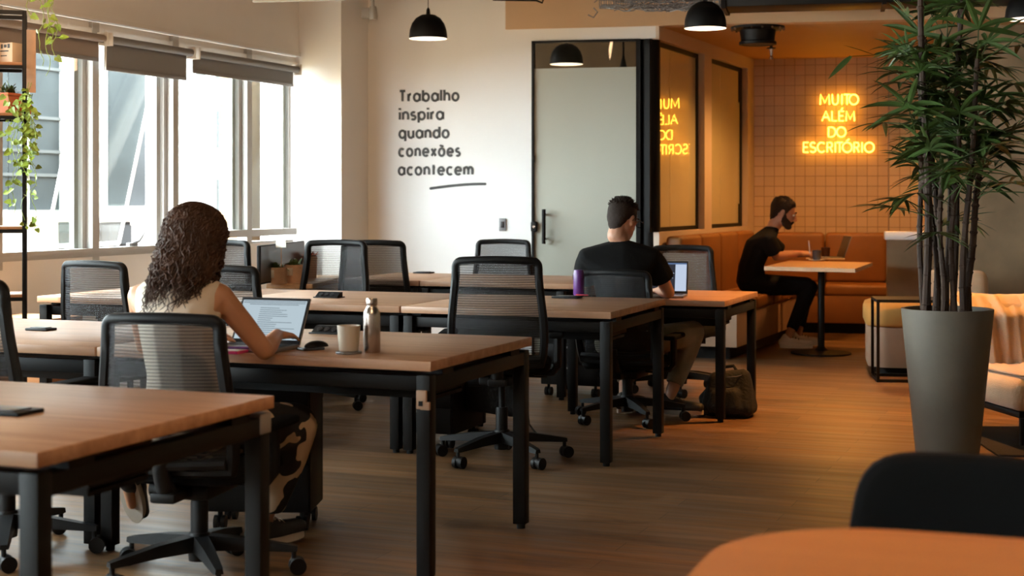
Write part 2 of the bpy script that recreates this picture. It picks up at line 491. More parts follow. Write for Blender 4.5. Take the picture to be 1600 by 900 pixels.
# white reveal strip under the header and the pelmet that carries the blinds
mb = MB()
for t0, t1 in [(-16.2, 0)]:
    a = WIN0 + B * t0; b = WIN0 + B * t1
    for off, z0, z1, th in ((.02, Z_HEAD - .032, Z_HEAD - .002, .06), (-.005, Z_HEAD - .115, Z_HEAD - .08, .05), (-.03, Z_HEAD - .08, Z_HEAD - .035, .05)):
        mb.prism([V((a.x, a.y, z0)) + WI * off, V((b.x, b.y, z0)) + WI * off, V((b.x, b.y, z1)) + WI * off, V((a.x, a.y, z1)) + WI * off], WN * th)
struct(mb, 'trim_1', MT['white'])
ZR = [.985, .985, .90, .90]         # sill rail heights of the four windows in view
for i in range(len(m_t) - 1):
    hi, lo = m_t[i], m_t[i + 1]
    zr = ZR[i] if i < 4 else .90
    far = i > 7
    mb = MB()
    def bar(t0, t1, z0, z1, o0=.0, th=.09):
        a = WIN0 + B * t0 + WN * o0; b = WIN0 + B * t1 + WN * o0
        mb.prism([V((a.x, a.y, z0)), V((b.x, b.y, z0)), V((b.x, b.y, z1)), V((a.x, a.y, z1))], WN * th)
    bar(lo - .035, lo + .035, .93 if zr > .95 else .85, Z_HEAD - .04)      # mullion
    bar(lo + .035, hi - .035, zr, zr + .055)                          # sill rail
    bar(lo + .035, hi - .035, Z_HEAD - .13, Z_HEAD - .08, .02)             # head rail
    bar(hi - .075, hi - .037, zr + .055, Z_HEAD - .13, .05, .06)           # sash stile
    bar(hi - .13, hi - .085, zr + .055, Z_HEAD - .13, .075, .035)
    if i < 2: bar(lo + .035, hi - .035, .93, .945, .03)
    w = struct(mb, 'window_%d' % (i + 1), MT['alu'])
    gl = MB()
    if i == 2:      # top hung sash pushed out at its foot
        g0 = WIN0 + B * (lo + .045) + WN * .10; g1 = WIN0 + B * (hi - .06) + WN * .10
        push = WN * .34
        gl.prism([V((g0.x, g0.y, zr + .06)) + push, V((g1.x, g1.y, zr + .06)) + push, V((g1.x, g1.y, 2.33)), V((g0.x, g0.y, 2.33))], WN * .008)
        sb = MB()
        for ga in (g0, g1):
            sb.tube([V((ga.x, ga.y, zr + .06)) + push, V((ga.x, ga.y, 2.33))], .013, 4)
        sb.tube([V((g0.x, g0.y, zr + .06)) + push, V((g1.x, g1.y, zr + .06)) + push], .016, 4)
        sb.build('sash_frame', MT['alu'], w)
        h = WIN0 + B * ((lo + hi) / 2 - .02) + V((0, 0, zr + .055)) + WN * .03
        hb = MB().box((0, 0, .012), (.10, .03, .024), .005, M=frame(h, B)).tube([V(h) + V((0, 0, .02)), V(h) + B * .05 + V((0, 0, .035)) + WI * .02, V(h) + B * .11 + V((0, 0, .09)) + WI * .02], [.012, .011, .007], 8)
        hb.build('window_handle', MT['greyp'], w)
    else:
        a = WIN0 + B * (lo + .035) + WN * .06; b = WIN0 + B * (hi - .07) + WN * .06
        gl.prism([V((a.x, a.y, zr + .05)), V((b.x, b.y, zr + .05)), V((b.x, b.y, Z_HEAD - .12)), V((a.x, a.y, Z_HEAD - .12))], WN * .006)
    gl.build('glass_pane', MT['glass'], w, smooth=0)

# pier beside the last window: face towards the desks row and face towards the room
P533 = V((-1.38, 12.15, 0))
tp = (WIN0 - P533)
pier_back = P533 + B * .62
mb = MB()
mb.prism([P533, P533 - A * .75, P533 - A * .75 + B * .9, P533 + B * .9], V((0, 0, ZC)))
struct(mb, 'wall_pier', MT['wall'])

# lettered wall, header over the glass door, soffit
tD0, tD1 = tpx(831, CORNER, AW), tpx(1001, CORNER, AW)
tC = tpx(1030, CORNER, AW)
Z_DOOR = zpx(913, 62.5, CORNER, AW)
multi_wall('wall_back', CORNER, AW, [(-3.4, tD0, 0, ZC), (tD0, tC, Z_DOOR, ZS)], .14, MT['wall'])
# soffit over the meeting room and the lounge alcove (its tan face stands slightly proud of the wall)
t791 = tpx(791, CORNER, AW)
SF = V((AW.y, -AW.x, 0))         # towards the camera
S0 = CORNER + SF * .03
mb = MB()
a = S0 + AW * t791; b = S0 + AW * 6.5
mb.prism([V((a.x, a.y, ZS)), V((b.x, b.y, ZS)), V((b.x, b.y, ZC)), V((a.x, a.y, ZC))], -SF * .16)
struct(mb, 'wall_soffit', MT['soffit'])
a = CORNER + AW * (t791) - SF * .13; b = CORNER + AW * 6.5 - SF * .13
mb = MB()
a2 = CORNER + AW * .005 - SF * .13
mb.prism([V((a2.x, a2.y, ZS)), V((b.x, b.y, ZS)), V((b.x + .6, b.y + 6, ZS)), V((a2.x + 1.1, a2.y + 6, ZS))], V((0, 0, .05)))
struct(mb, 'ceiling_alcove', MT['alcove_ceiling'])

# glass meeting room: side wall with two recessed windows
sA0, sA1 = tpx(1026, CORNER, SIDE), tpx(1101, CORNER, SIDE)
sB0, sB1 = tpx(1112, CORNER, SIDE), tpx(1168.5, CORNER, SIDE)
sE = (TILE0 - CORNER).length
zt = zpx(1060, 71, CORNER, SIDE); zb = zpx(1058, 361, CORNER, SIDE)
SN = V((-SIDE.y, SIDE.x, 0))     # into the meeting room
multi_wall('wall_side', CORNER, SIDE, [(.0, sE + .1, 0, zb), (-.005, sE + .1, zt, ZS), (sA1, sB0, zb, zt), (sB1, sE + .1, zb, zt)], .13, MT['wall_warm'], back=SN)
def sidewin(i, s0, s1):
    mb = MB()
    o = .058
    def bar(t0, t1, z0, z1, oo=o, th=.04):
        a = CORNER + SIDE * t0 + SN * oo; b = CORNER + SIDE * t1 + SN * oo
        mb.prism([V((a.x, a.y, z0)), V((b.x, b.y, z0)), V((b.x, b.y, z1)), V((a.x, a.y, z1))], SN * th)
    bar(s0, s1, zb, zb + .035); bar(s0, s1, zt - .04, zt); bar(s1 - .05, s1, zb, zt); bar(s0, s0 + .03, zb, zt)
    if i == 6:
        bar(s1 - .10, s1 - .05, zb, zb + .22); bar(s1 - .10, s1 - .05, zt - .34, zt)
    w = struct(mb, 'window_%d' % (20 + i), MT['black'])
    mid = s0 + (s1 - s0) * .42
    for (a0, a1) in ((s0 + .03, mid - .004), (mid + .004, s1 - .05)):
        g = MB()
        p = CORNER + SIDE * a0 + SN * (o + .012); q = CORNER + SIDE * a1 + SN * (o + .012)
        g.prism([V((p.x, p.y, zb + .035)), V((q.x, q.y, zb + .035)), V((q.x, q.y, zt - .04)), V((p.x, p.y, zt - .04))], SN * .012)
        g.build('frosted_pane', MT['film_y'], w, smooth=0)
sidewin(5, sA0, sA1); sidewin(6, sB0, sB1)

# glass door with black frame, corner post
mb = MB()
def dbar(t0, t1, z0, z1, o=-.015, th=.07):
    a = CORNER + AW * t0 + -SF * o; b = CORNER + AW * t1 + -SF * o
    mb.prism([V((a.x, a.y, z0)), V((b.x, b.y, z0)), V((b.x, b.y, z1)), V((a.x, a.y, z1))], -SF * th)
tg1 = tpx(994, CORNER, AW)
dbar(tD0, tD0 + .018, 0, Z_DOOR); dbar(tD0, tD1, Z_DOOR - .016, Z_DOOR); dbar(tg1, tD1, 0, Z_DOOR)
door = struct(mb, 'door_1', MT['black'])
zfilm = zpx(900, 106, CORNER, AW)
mb = MB(); a = CORNER + AW * (tD0 + .018) - SF * .01; b = CORNER + AW * tg1 - SF * .01
mb.prism([V((a.x, a.y, .02)), V((b.x, b.y, .02)), V((b.x, b.y, zfilm)), V((a.x, a.y, zfilm))], -SF * .012)
mb.build('frosted_glass', MT['film'], door, smooth=0)
mb = MB()
mb.prism([V((a.x, a.y, zfilm)), V((b.x, b.y, zfilm)), V((b.x, b.y, Z_DOOR - .016)), V((a.x, a.y, Z_DOOR - .016))], -SF * .012)
mb.build('clear_glass', MT['clear'], door, smooth=0)
def onF(x, y, o=0):
    P0 = CORNER + SF * o; t = tpx(x, P0, AW); p = P0 + AW * t; return V((p.x, p.y, EYE - (y - HOR) / FPX * p.y))
hd = MB()
p0, p1 = onF(849.5, 327, .05), onF(849.5, 381, .05)
hd.tube([p0, p1], .016, 12)
for q in (onF(849.5, 335, .05), onF(849.5, 373, .05)): hd.tube([q, q - SF * .055], .009, 8)
hd.build('pull_handle', MT['black'], door)
lk = onF(834.5, 354, .012)
MB().box((0, 0, 0), (.055, .03, .085), .012, M=frame(lk, AW)).build('door_lock', MT['blackp'], door)
MB().cyl(lk + SF * .012, lk + SF * .022, .011, n=14).build('lock_cylinder', MT['steel'], door)
hg = onF(833.5, 248, .012)
MB().box((0, 0, 0), (.02, .02, .06), .003, M=frame(hg, AW)).build('hinge', MT['black'], door)
# corner post: flat bar and round column
mb = MB()
tq = tpx(1007, CORNER, AW)
pc = CORNER + AW * tpx(1013.5, CORNER, AW) - SF * .085
mb.cyl(V((pc.x, pc.y, 0)), V((pc.x, pc.y, Z_DOOR)), .085, n=28)
struct(mb, 'trim_2', MT['black'], smooth=40)
# meeting room inside
mb = MB()
ia = CORNER - AW * 3.2 - SF * 2.6; ib = CORNER + AW * .40 - SF * 2.6
mb.prism([V((ia.x, ia.y, 0)), V((ib.x, ib.y, 0)), V((ib.x, ib.y, ZC)), V((ia.x, ia.y, ZC))], -SF * .1)
struct(mb, 'wall_meeting_room', MT['concrete'])

# tiled wall of the alcove, tiled pier beside it, concrete wall behind the lounge
tT1 = tpx(1389, TILE0, AW)
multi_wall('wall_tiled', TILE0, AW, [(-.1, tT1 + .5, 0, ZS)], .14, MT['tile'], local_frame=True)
PT = TILE0 + SF * .22
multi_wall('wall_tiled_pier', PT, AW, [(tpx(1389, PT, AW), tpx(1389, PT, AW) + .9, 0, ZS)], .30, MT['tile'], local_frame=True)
PCN = TILE0 + SF * 2.6
multi_wall('wall_concrete', PCN, AW, [(tpx(1462, PCN, AW), 7.5, 0, ZS)], .3, MT['concrete'])
multi_wall('wall_right', V((6.2, -3.2, 0)), V((0, 1, 0)), [(0, 20.6, 0, ZC)], .15, MT['concrete'], back=V((1, 0, 0)))
multi_wall('wall_far', V((-2.4, 17.3, 0)), V((1, 0, 0)), [(0, 8.7, 0, ZC)], .15, MT['concrete'], back=V((0, 1, 0)))
multi_wall('wall_far_side', V((-2.3, 12.6, 0)), V((0, 1, 0)), [(0, 4.8, 0, ZC)], .15, MT['concrete'], back=V((-1, 0, 0)))
struct(MB().box((-14, 6, -4.1), (50, 60, .2)), 'ground', MT['concrete'])
multi_wall('wall_rear', V((win_x(-3.2), -3.2, 0)), V((1, 0, 0)), [(0, 6.3 - win_x(-3.2), 0, ZC)], .15, MT['wall_warm'], back=V((0, -1, 0)))

# half-height partition with a white cap between the alcove and the lounge
hw = on_z(1386, 374, .0)
HP = at(1386, 362, 13.1); HP.z = 0
mb = MB().box((.35, .1, .46), (.70, .2, .92), M=frame(HP, AW))
hw = struct(mb, 'wall_partition', MT['concrete'])
MB().box((.35, .1, .955), (.74, .24, .07), .006, M=frame(HP, AW)).build('partition_cap', MT['white'], hw)

# ------------------------------------------------------------------ what the windows show
bld = thing('apartment_building', 'pale white apartment block standing across the street outside the windows', 'building', (-7.5, 6.5, -4))
def bchild(mb, name, mt): 
    o = mb.build(name, mt, None, smooth=0); o.data.transform(Matrix.Translation((7.5, -6.5, 4))); o.parent = bld; return o
F0 = WIN0 + WN * 4.2
def fpx(x): return tpx(x, F0, B)
def fz(x, y): return zpx(x, y, F0, B)
def fpanel(x0, x1, y0, y1, d0, d1, name, mt, xm=None):
    t0, t1 = fpx(x0), fpx(x1); xm = xm if xm is not None else (x0 + x1) / 2
    za, zb_ = fz(xm, y1), fz(xm, y0)
    a = F0 + B * t0 + WI * d1; b = F0 + B * t1 + WI * d1
    mb = MB(); mb.prism([V((a.x, a.y, za)), V((b.x, b.y, za)), V((b.x, b.y, zb_)), V((a.x, a.y, zb_))], WN * (d1 - d0))
    return bchild(mb, name, mt)
mb = MB()
a = F0 + B * fpx(-140); b = F0 + B * 30
mb.prism([V((a.x, a.y, -4)), V((b.x, b.y, -4)), V((b.x, b.y, 4.4)), V((a.x, a.y, 4.4))], WN * 1)
bchild(mb, 'wall', MT['facade'])
for (x0, x1, y0, y1, mt) in ((-60, 10, 60, 328, 'facade_g'), (12, 36, 60, 328, 'facade_g'), (46, 91, 60, 328, 'facade_g'), (168, 226, 80, 322, 'facade_g'),
                             (91, 117, 347, 392, 'facade_d'), (153, 202, 347, 389, 'facade_d'), (337, 352, 92, 124, 'facade_m'), (306, 320, 92, 122, 'facade_m'),
                             (338, 370, 174, 232, 'facade_m'), (338, 370, 280, 336, 'facade_m')):
    fpanel(x0, x1, y0, y1, -.02, .015, 'window', MT[mt])
fpanel(-80, 122, 332, 339, -.02, .12, 'ledge', MT['facade'])
fpanel(150, 228, 332, 340, -.02, .12, 'ledge', MT['facade'])
for y in (98, 178, 232, 270):
    fpanel(-60, 91, y, y + 5, -.02, .035, 'window_bar', MT['facade_m'])
fpanel(92, 120, 60, 330, -.02, .06, 'column', MT['facade'])
fpanel(158, 192, 352, 381, .0, .12, 'air_conditioner', MT['ac'])
# ------------------------------------------------------------------ desks
def desk(N, W, D, z, rz, label, group='black framed wooden bench desks', inset=.035, inset_r=None):
    t = thing('bench_desk', label, 'desk', (N[0], N[1], 0), rz, group)
    # local frame: x from -W to 0 along the row, y from 0 to D away from the camera
    th = .034
    MB().box((-W / 2, D / 2, z - th / 2), (W - .004, D, th), .003, 2).build('tabletop', MT['desk'], t)
    ir = inset if inset_r is None else inset_r
    xs = (-W + inset, -ir); ys = (inset, D - inset); zr = z - th - .045
    for x in xs:
        for y in ys:
            MB().box((x, y, (zr + .025 + .012) / 2 + .006), (.05, .05, zr + .025 - .012), .003).build('leg', MT['black'], t)
            MB().cyl((x, y, 0), (x, y, .02), .017, n=12).build('foot', MT['blackp'], t)
    for x in xs:
        MB().box((x, D / 2, zr), (.048, D - 2 * inset - .05, .05), .003).build('end_rail', MT['black'], t)
    for y in (inset + .02, D - inset - .02):
        MB().box((-W / 2 + (inset - ir) / 2, y, zr), (W - inset - ir - .05, .04, .05), .003).build('long_rail', MT['black'], t)
    for x in xs:
        for y in (.16, D - .16):
            MB().box((x, y, z - th - .011), (.05, .09, .022)).build('spacer', MT['black'], t)
    mb = MB()
    mb.box((-W / 2, D / 2, zr - .09), (W * .78, .24, .012)).box((-W / 2, D / 2 - .12, zr - .04), (W * .78, .008, .11)).box((-W / 2, D / 2 + .12, zr - .04), (W * .78, .008, .11))
    for s in (-1, 1): mb.box((-W / 2 + s * W * .385, D / 2, z - th - .06), (.03, .26, .118))
    mb.build('cable_tray', MT['black'], t)
    return t
def lp(t, x, y, z=0):
    return Matrix.LocRotScale(t.location, t.rotation_euler, None) @ V((x, y, z))

N1, N2, N3 = V((-1.005, 3.192, 0)), V((-.267, 4.976, 0)), V((.4716, 7.149, 0))
N4, N5 = V((1.214, 8.565, 0)), V((.423, 9.47, 0))
d1 = desk(N1, 1.4, .994, .74, -20.98, 'empty bench desk closest to the camera, cut off by the picture edge')
d2 = desk(N2, 1.335, .951, .74, -21.4, 'bench desk that the curly haired woman works at, with steel bottle and mug')
d2b = desk(N2 - A * 1.34, 1.335, .951, .74, -21.4, 'empty bench desk joined to the window side of the woman\'s desk')
A3 = V((math.cos(R(-20.56)), math.sin(R(-20.56)), 0))
d3 = desk(N3, 1.10, 1.025, .74, -20.56, 'bench desk between the big mesh chair and the man in black with glasses')
d3b = desk(N3 - A3 * 1.105, 1.10, 1.025, .74, -20.56, 'middle desk of the second row, behind the steel bottle, with a raised socket box')
d3c = desk(N3 - A3 * 2.21, 1.10, 1.025, .74, -20.56, 'window end desk of the second row, partly hidden behind the woman')
d4 = desk(N4, .96, .943, .695, -20.6, 'bench desk carrying the open laptop of the man with glasses')
d5 = desk(N5, 1.10, .95, .74, -20.6, 'far bench desk in front of the frosted glass door', inset_r=.13)
A5 = V((math.cos(R(-20.6)), math.sin(R(-20.6)), 0))
d5b = desk(N5 - A5 * 1.105, .60, .95, .74, -20.6, 'far bench desk behind the pair of chair backs, below the wall lettering')

# metal socket plates on two desk legs
pl = MB().box((0, -.008, 0), (.036, .012, .062), .002).box((.013, -.008, -.02), (.034, .014, .026), .002).build('leg_plate', MT['beige'], d2)
pl.location = (-.035, .008, .612); pl['label'] = 'pale metal plate'
MB().box((0, -.016, -.012), (.014, .006, .016)).build('socket_hole', MT['black'], pl)
pl = MB().box((0, 0, 0), (.056, .056, .055), .003).build('leg_plate', MT['greyp'], d1)
pl.location = (-.035, .994 - .035, .668)

# ------------------------------------------------------------------ power boxes let into the desk tops
def power_box(p, rz, label, flat=False, s=1):
    t = thing('power_socket_box', label, 'power outlet', p, rz, 'desk power boxes')
    w, d, h = .135 * s, .085 * s, .032 * s
    mb = MB()
    if flat:
        mb.box((0, 0, .005), (w, d, .010), .003)
        mb.build('housing', MT['blackp'], t)
        MB().box((0, 0, .011), (w * .72, d * .6, .005), .002).build('socket_face', MT['lap_dark'], t)
    else:
        mb.box((0, 0, .003), (w * 1.12, d, .006), .002)
        mb.prism([(-w / 2, -d * .42, .005), (w / 2, -d * .42, .005), (w / 2, -d * .1, h), (-w / 2 * .86, -d * .1, h)], (0, .001, 0))
        mb.prism([(-w / 2, -d * .42, .004), (-w * .42, -d * .08, h), (-w * .42, d * .18, h), (-w / 2, d * .42, .004)], (w * .98, 0, 0))
        mb.build('housing', MT['blackp'], t)
        n = V((0, -(h - .004), d * .34)).normalized()
        for k in range(3):
            x = -w * .26 + k * w * .24
            c = V((x, -d * .26, (h + .004) / 2)) + n * .003
            MB().cyl(c - n * .003, c + n * .0012, .011 * s, n=14).build('socket', MT['lap_dark'], t)
    return t
def on_top(x, y, z=.74): return on_z(x, y, z)
power_box(on_top(514, 465), -20.6, 'raised socket box on the desk behind the laptop, beside the chair backs')
power_box(on_top(516, 521), -21.4, 'raised socket box peeking out behind the coffee mug')
power_box(on_top(64, 516), -21.4, 'flat socket box alone on the empty window side desk', True, .8)
power_box(on_top(886, 465.5), -20.6, 'low socket box beside the red strap and purple bottle', True, 1.1)
power_box(on_top(8, 645), -21.0, 'flat socket box cut by the picture edge on the closest desk', True, 1.2)
power_box(on_top(662, 427), -20.6, 'small dark socket box on the far desk near the white wall', True)
power_box(on_top(378, 454), -20.6, 'dark socket box behind the curly hair, seen through a chair back', False, 1.2)

# ------------------------------------------------------------------ task chairs
def make_chair(label, loc, rz, dz=0):
    t = thing('office_chair', label, 'chair', (0, 0, 0), 0, 'black mesh office chairs')
    base = MB()
    base.lathe([(0, .055), (.036, .055), (.040, .10), (.045, .125), (.034, .15), (0, .15)], n=20)
    cast = []
    for k in range(5):
        a = 2 * math.pi * k / 5 + math.pi / 2
        u = V((math.cos(a), math.sin(a), 0)); w = V((-u.y, u.x, 0))
        pts = []
        for r_, hw_, zt_, zb_ in ((.02, .030, .142, .09), (.16, .024, .128, .088), (.315, .017, .100, .078), (.33, .014, .096, .080)):
            pts.append([u * r_ + w * hw_ * .8 + V((0, 0, zt_)), u * r_ - w * hw_ * .8 + V((0, 0, zt_)), u * r_ - w * hw_ + V((0, 0, zb_)), u * r_ + w * hw_ + V((0, 0, zb_))])
        rings = [[base.bm.verts.new(p) for p in q] for q in pts]
        for p, q in zip(rings, rings[1:]):
            for j in range(4): base.bm.faces.new((p[j], p[(j + 1) % 4], q[(j + 1) % 4], q[j]))
        base.bm.faces.new(rings[0][::-1]); base.bm.faces.new(rings[-1])
        c = u * .318; ca = a + [.9, -.7, 1.7, .3, -1.4][k]
        x = V((math.cos(ca), math.sin(ca), 0))
        cm = MB()
        cm.cyl(c + V((0, 0, .055)), c + V((0, 0, .085)), .009, n=8)
        off = V((-x.y, x.x, 0)) * .012
        for s in (-1, 1):
            cm.cyl(c + off + x * (s * .008) + V((0, 0, .0285)), c + off + x * (s * .026) + V((0, 0, .0285)), .0285, n=20)
        cm.cyl(c + off - x * .009 + V((0, 0, .034)), c + off + x * .009 + V((0, 0, .034)), .024, n=12)
        cast.append(cm)
    bo = base.build('star_base', MT['blackp'], t)
    for cm in cast: cm.build('caster', MT['blackp'], bo)
    MB().lathe([(0, .13), (.030, .13), (.030, .25), (.027, .26), (0, .26)], n=20).lathe([(0, .25), (.016, .25), (.016, .40), (0, .40)], n=16).build('gas_column', MT['blackp'], t)
    up = []
    def U(o): o.location.z = dz; up.append(o); return o
    U(MB().box((0, -.02, .405), (.20, .26, .05), .015).box((0, -.20, .41), (.09, .16, .035), .01).tube([(.09, .03, .41), (.22, .04, .405)], .007, 8).cyl((-.16, -.03, .39), (-.08, -.03, .39), .028, n=16).build('tilt_mechanism', MT['blackp'], t))
    # seat cushion: padded, rounded front edge
    def seat(u, v):
        a_ = 2 * math.pi * u
        ex = 4.5
        ca, sa = math.cos(a_), math.sin(a_)
        k = (abs(ca) ** ex + abs(sa) ** ex) ** (-1 / ex)
        prof = [(0, .445), (.93, .440), (1.0, .452), (1.0, .478), (.955, .495), (.60, .500), (0, .496)]
        f = v * (len(prof) - 1); i = min(int(f), len(prof) - 2); q = f - i
        rr = prof[i][0] * (1 - q) + prof[i + 1][0] * q; zz = prof[i][1] * (1 - q) + prof[i + 1][1] * q
        x = .238 * ca * k * rr; y = .02 + .235 * sa * k * rr
        if y > .14: zz -= (y - .14) ** 2 * 2.4
        return V((x, y, zz))
    mb = MB(); mb.grid(seat, 48, 18, True)
    bmesh.ops.remove_doubles(mb.bm, verts=mb.bm.verts, dist=.0004)
    U(mb.build('seat', MT['chair_fabric'], t, smooth=60))
    # back frame: rounded closed loop leaning back
    H0, H1 = .49, .985
    def back_pt(sx, f):
        w = .195 + .028 * math.sin(min(1, f * 1.15) * math.pi) * (1 - f) + .012 * (1 - f)
        y = -.225 - .045 * f - .045 * math.sin(f * math.pi) * .55 - .03 * f * f
        return V((sx * w, y + .03 * abs(sx) ** 2, H0 + (H1 - H0) * f))
    loop = []
    for k in range(13): loop.append(back_pt(1, k / 12 * .94))
    for k in range(1, 6):
        a_ = k / 6 * math.pi / 2
        p = back_pt(1 - .14 * (1 - math.cos(a_)), .94 + .06 * math.sin(a_)); loop.append(p)
    top = [back_pt(.86 - 1.72 * k / 10, 1.0 + .012 * math.sin(math.pi * k / 10)) for k in range(11)]
    loop += top
    left = [V((-p.x, p.y, p.z)) for p in reversed(loop[:18])]
    loop += left
    bot = [back_pt(-1 + 2 * k / 8, -.0) for k in range(1, 8)]
    loop += bot
    fb = MB()
    n = len(loop); rings = []
    for i, p in enumerate(loop):
        tan = (loop[(i + 1) % n] - loop[i - 1]).normalized()
        nrm = V((0, 1, 0)); side = tan.cross(nrm).normalized(); nrm = side.cross(tan).normalized()
        f = (p.z - H0) / (H1 - H0)
        wv, dp = .019, (.020 if f > .9 else .024)
        rings.append([fb.bm.verts.new(p + side * a_ * wv + nrm * b_ * dp) for a_, b_ in ((1, .5), (.5, 1), (-.5, 1), (-1, .5), (-1, -.5), (-.5, -1), (.5, -1), (1, -.5))])
    for i in range(n):
        p, q = rings[i], rings[(i + 1) % n]
        for j in range(8): fb.bm.faces.new((p[j], p[(j + 1) % 8], q[(j + 1) % 8], q[j]))
    bf = U(fb.build('back_frame', MT['blackp'], t, smooth=50))
    mb = MB()
    def mfn(u, v):
        p = back_pt((u * 2 - 1) * .97, .01 + v * .975); p.y += -.012 + .018 * (1 - (2 * u - 1) ** 2) * -1; return p
    mb.grid(mfn, 14, 16)
    U(mb.build('mesh_back', MT['mesh'], t, smooth=60))
    # spine bracket joining seat and back
    U(MB().tube([(0, -.16, .42), (0, -.25, .43), (0, -.285, .50), (0, -.282, .56)], [.034, .032, .028, .02], 10).tube([(-.2, -.235, .52), (0, -.283, .515), (.2, -.235, .52)], .018, 8).build('back_bracket', MT['blackp'], t))
    for s in (-1, 1):
        mb = MB()
        mb.tube([(s * .16, .0, .43), (s * .25, .0, .43), (s * .272, .0, .46), (s * .272, .0, .60)], [.018, .018, .02, .02], 8)
        ar = U(mb.build('arm_post', MT['blackp'], t))
        MB().box((s * .268, .03, .617), (.075, .25, .028), .012, 3).build('arm_pad', MT['chair_fabric'], ar)
    t.location = loc; t.rotation_euler = (0, 0, R(rz))
    return t
def chair_copy(src, label, loc, rz, dz=0, noarms=False):
    r = dup(src, loc, rz, label)
    for c in r.children:
        if not c.name.startswith(('star_base', 'gas_column')): c.location.z = dz
    return r
ch = make_chair('black mesh chair the curly haired woman sits on', V((-1.06, 5.10, 0)), RZ + 8, -.095)
chair_copy(ch, 'empty black mesh chair in the middle of the room, its whole back showing', V((-.05, 7.36, 0)), RZ + 17, .0)
chair_copy(ch, 'black mesh chair the man with glasses sits on, low behind the desk corner', V((.665, 8.66, 0)), RZ + 1, -.125)
chair_copy(ch, 'black mesh chair cut off by the picture edge, behind the closest desk', V((-1.83, 5.45, 0)), RZ + 2, .0)
chair_copy(ch, 'black mesh chair in front of the window, above the empty window side desk', V((-2.01, 7.92, 0)), RZ - 6, -.045)
chair_copy(ch, 'black mesh chair whose back peeks between the woman\'s shoulder and the laptop', V((-1.36, 7.78, 0)), RZ + 1, -.06)
chair_copy(ch, 'black mesh chair with bright see-through back, one of two side by side below the pier', V((-1.20, 9.27, 0)), 180 + RZ + 3, .01)
chair_copy(ch, 'black mesh chair with darker back, next to the white wall, half behind its neighbour', V((-.887, 10.12, 0)), RZ + 17, .0)
chair_copy(ch, 'black mesh chair pulled to the far desk, beside the frosted glass door', V((-.12, 11.25, 0)), 180 + RZ + 10, -.04)
chair_copy(ch, 'black mesh chair facing the man with glasses, behind his laptop', V((1.12, 9.95, 0)), 180 + RZ + 14, -.045)
chair_copy(ch, 'pale backed mesh chair in front of the dark monitor by the window', V((-1.94, 9.28, 0)), 180 + RZ + 2, .01)

# ------------------------------------------------------------------ pedestals under the desks
def pedestal(p, rz, label, w=.38, d=.48, h=.52):
    t = thing('drawer_pedestal', label, 'drawer cabinet', p, rz, 'black drawer pedestals on wheels')
    MB().box((-w / 2, d / 2, .075 + h / 2), (w, d, h), .004).build('body', MT['black'], t)
    for k in range(3):
        z0 = .085 + k * h / 3
        dr = MB().box((-w / 2, -.008, z0 + h / 6 - .006), (w - .012, .016, h / 3 - .008), .002).build('drawer', MT['black'], t)
        MB().box((-w / 2, -.019, z0 + h / 3 - .03), (.10, .008, .012), .002).build('handle', MT['greyp'], dr)
    for x in (-w + .04, -.04):
        for y in (.04, d - .04):
            m = MB()
            for s in (-1, 1): m.cyl((x + s * .006, y, .028), (x + s * .022, y, .028), .028, n=18)
            m.cyl((x, y, .028), (x, y, .08), .010, n=8).build('caster', MT['blackp'], t)
    return t
pedestal(V((-.772, 5.76, 0)), RZ + 18, 'black drawer pedestal under the woman\'s desk, beside her knee', .40, .26, .545)
pedestal(V((-.30, 7.66, 0)), RZ, 'black drawer pedestal under the middle desk, behind the steel bottle', .34, .40, .40)
pedestal(V((.56, 9.62, 0)), RZ, 'black drawer pedestal under the far desk, behind the man\'s chair', .40, .40, .40)
# ------------------------------------------------------------------ lettering
def arc(cx, cy, rx, ry, a0, a1, n=14):
    return [(cx + rx * math.cos(R(a0 + (a1 - a0) * k / n)), cy + ry * math.sin(R(a0 + (a1 - a0) * k / n))) for k in range(n + 1)]
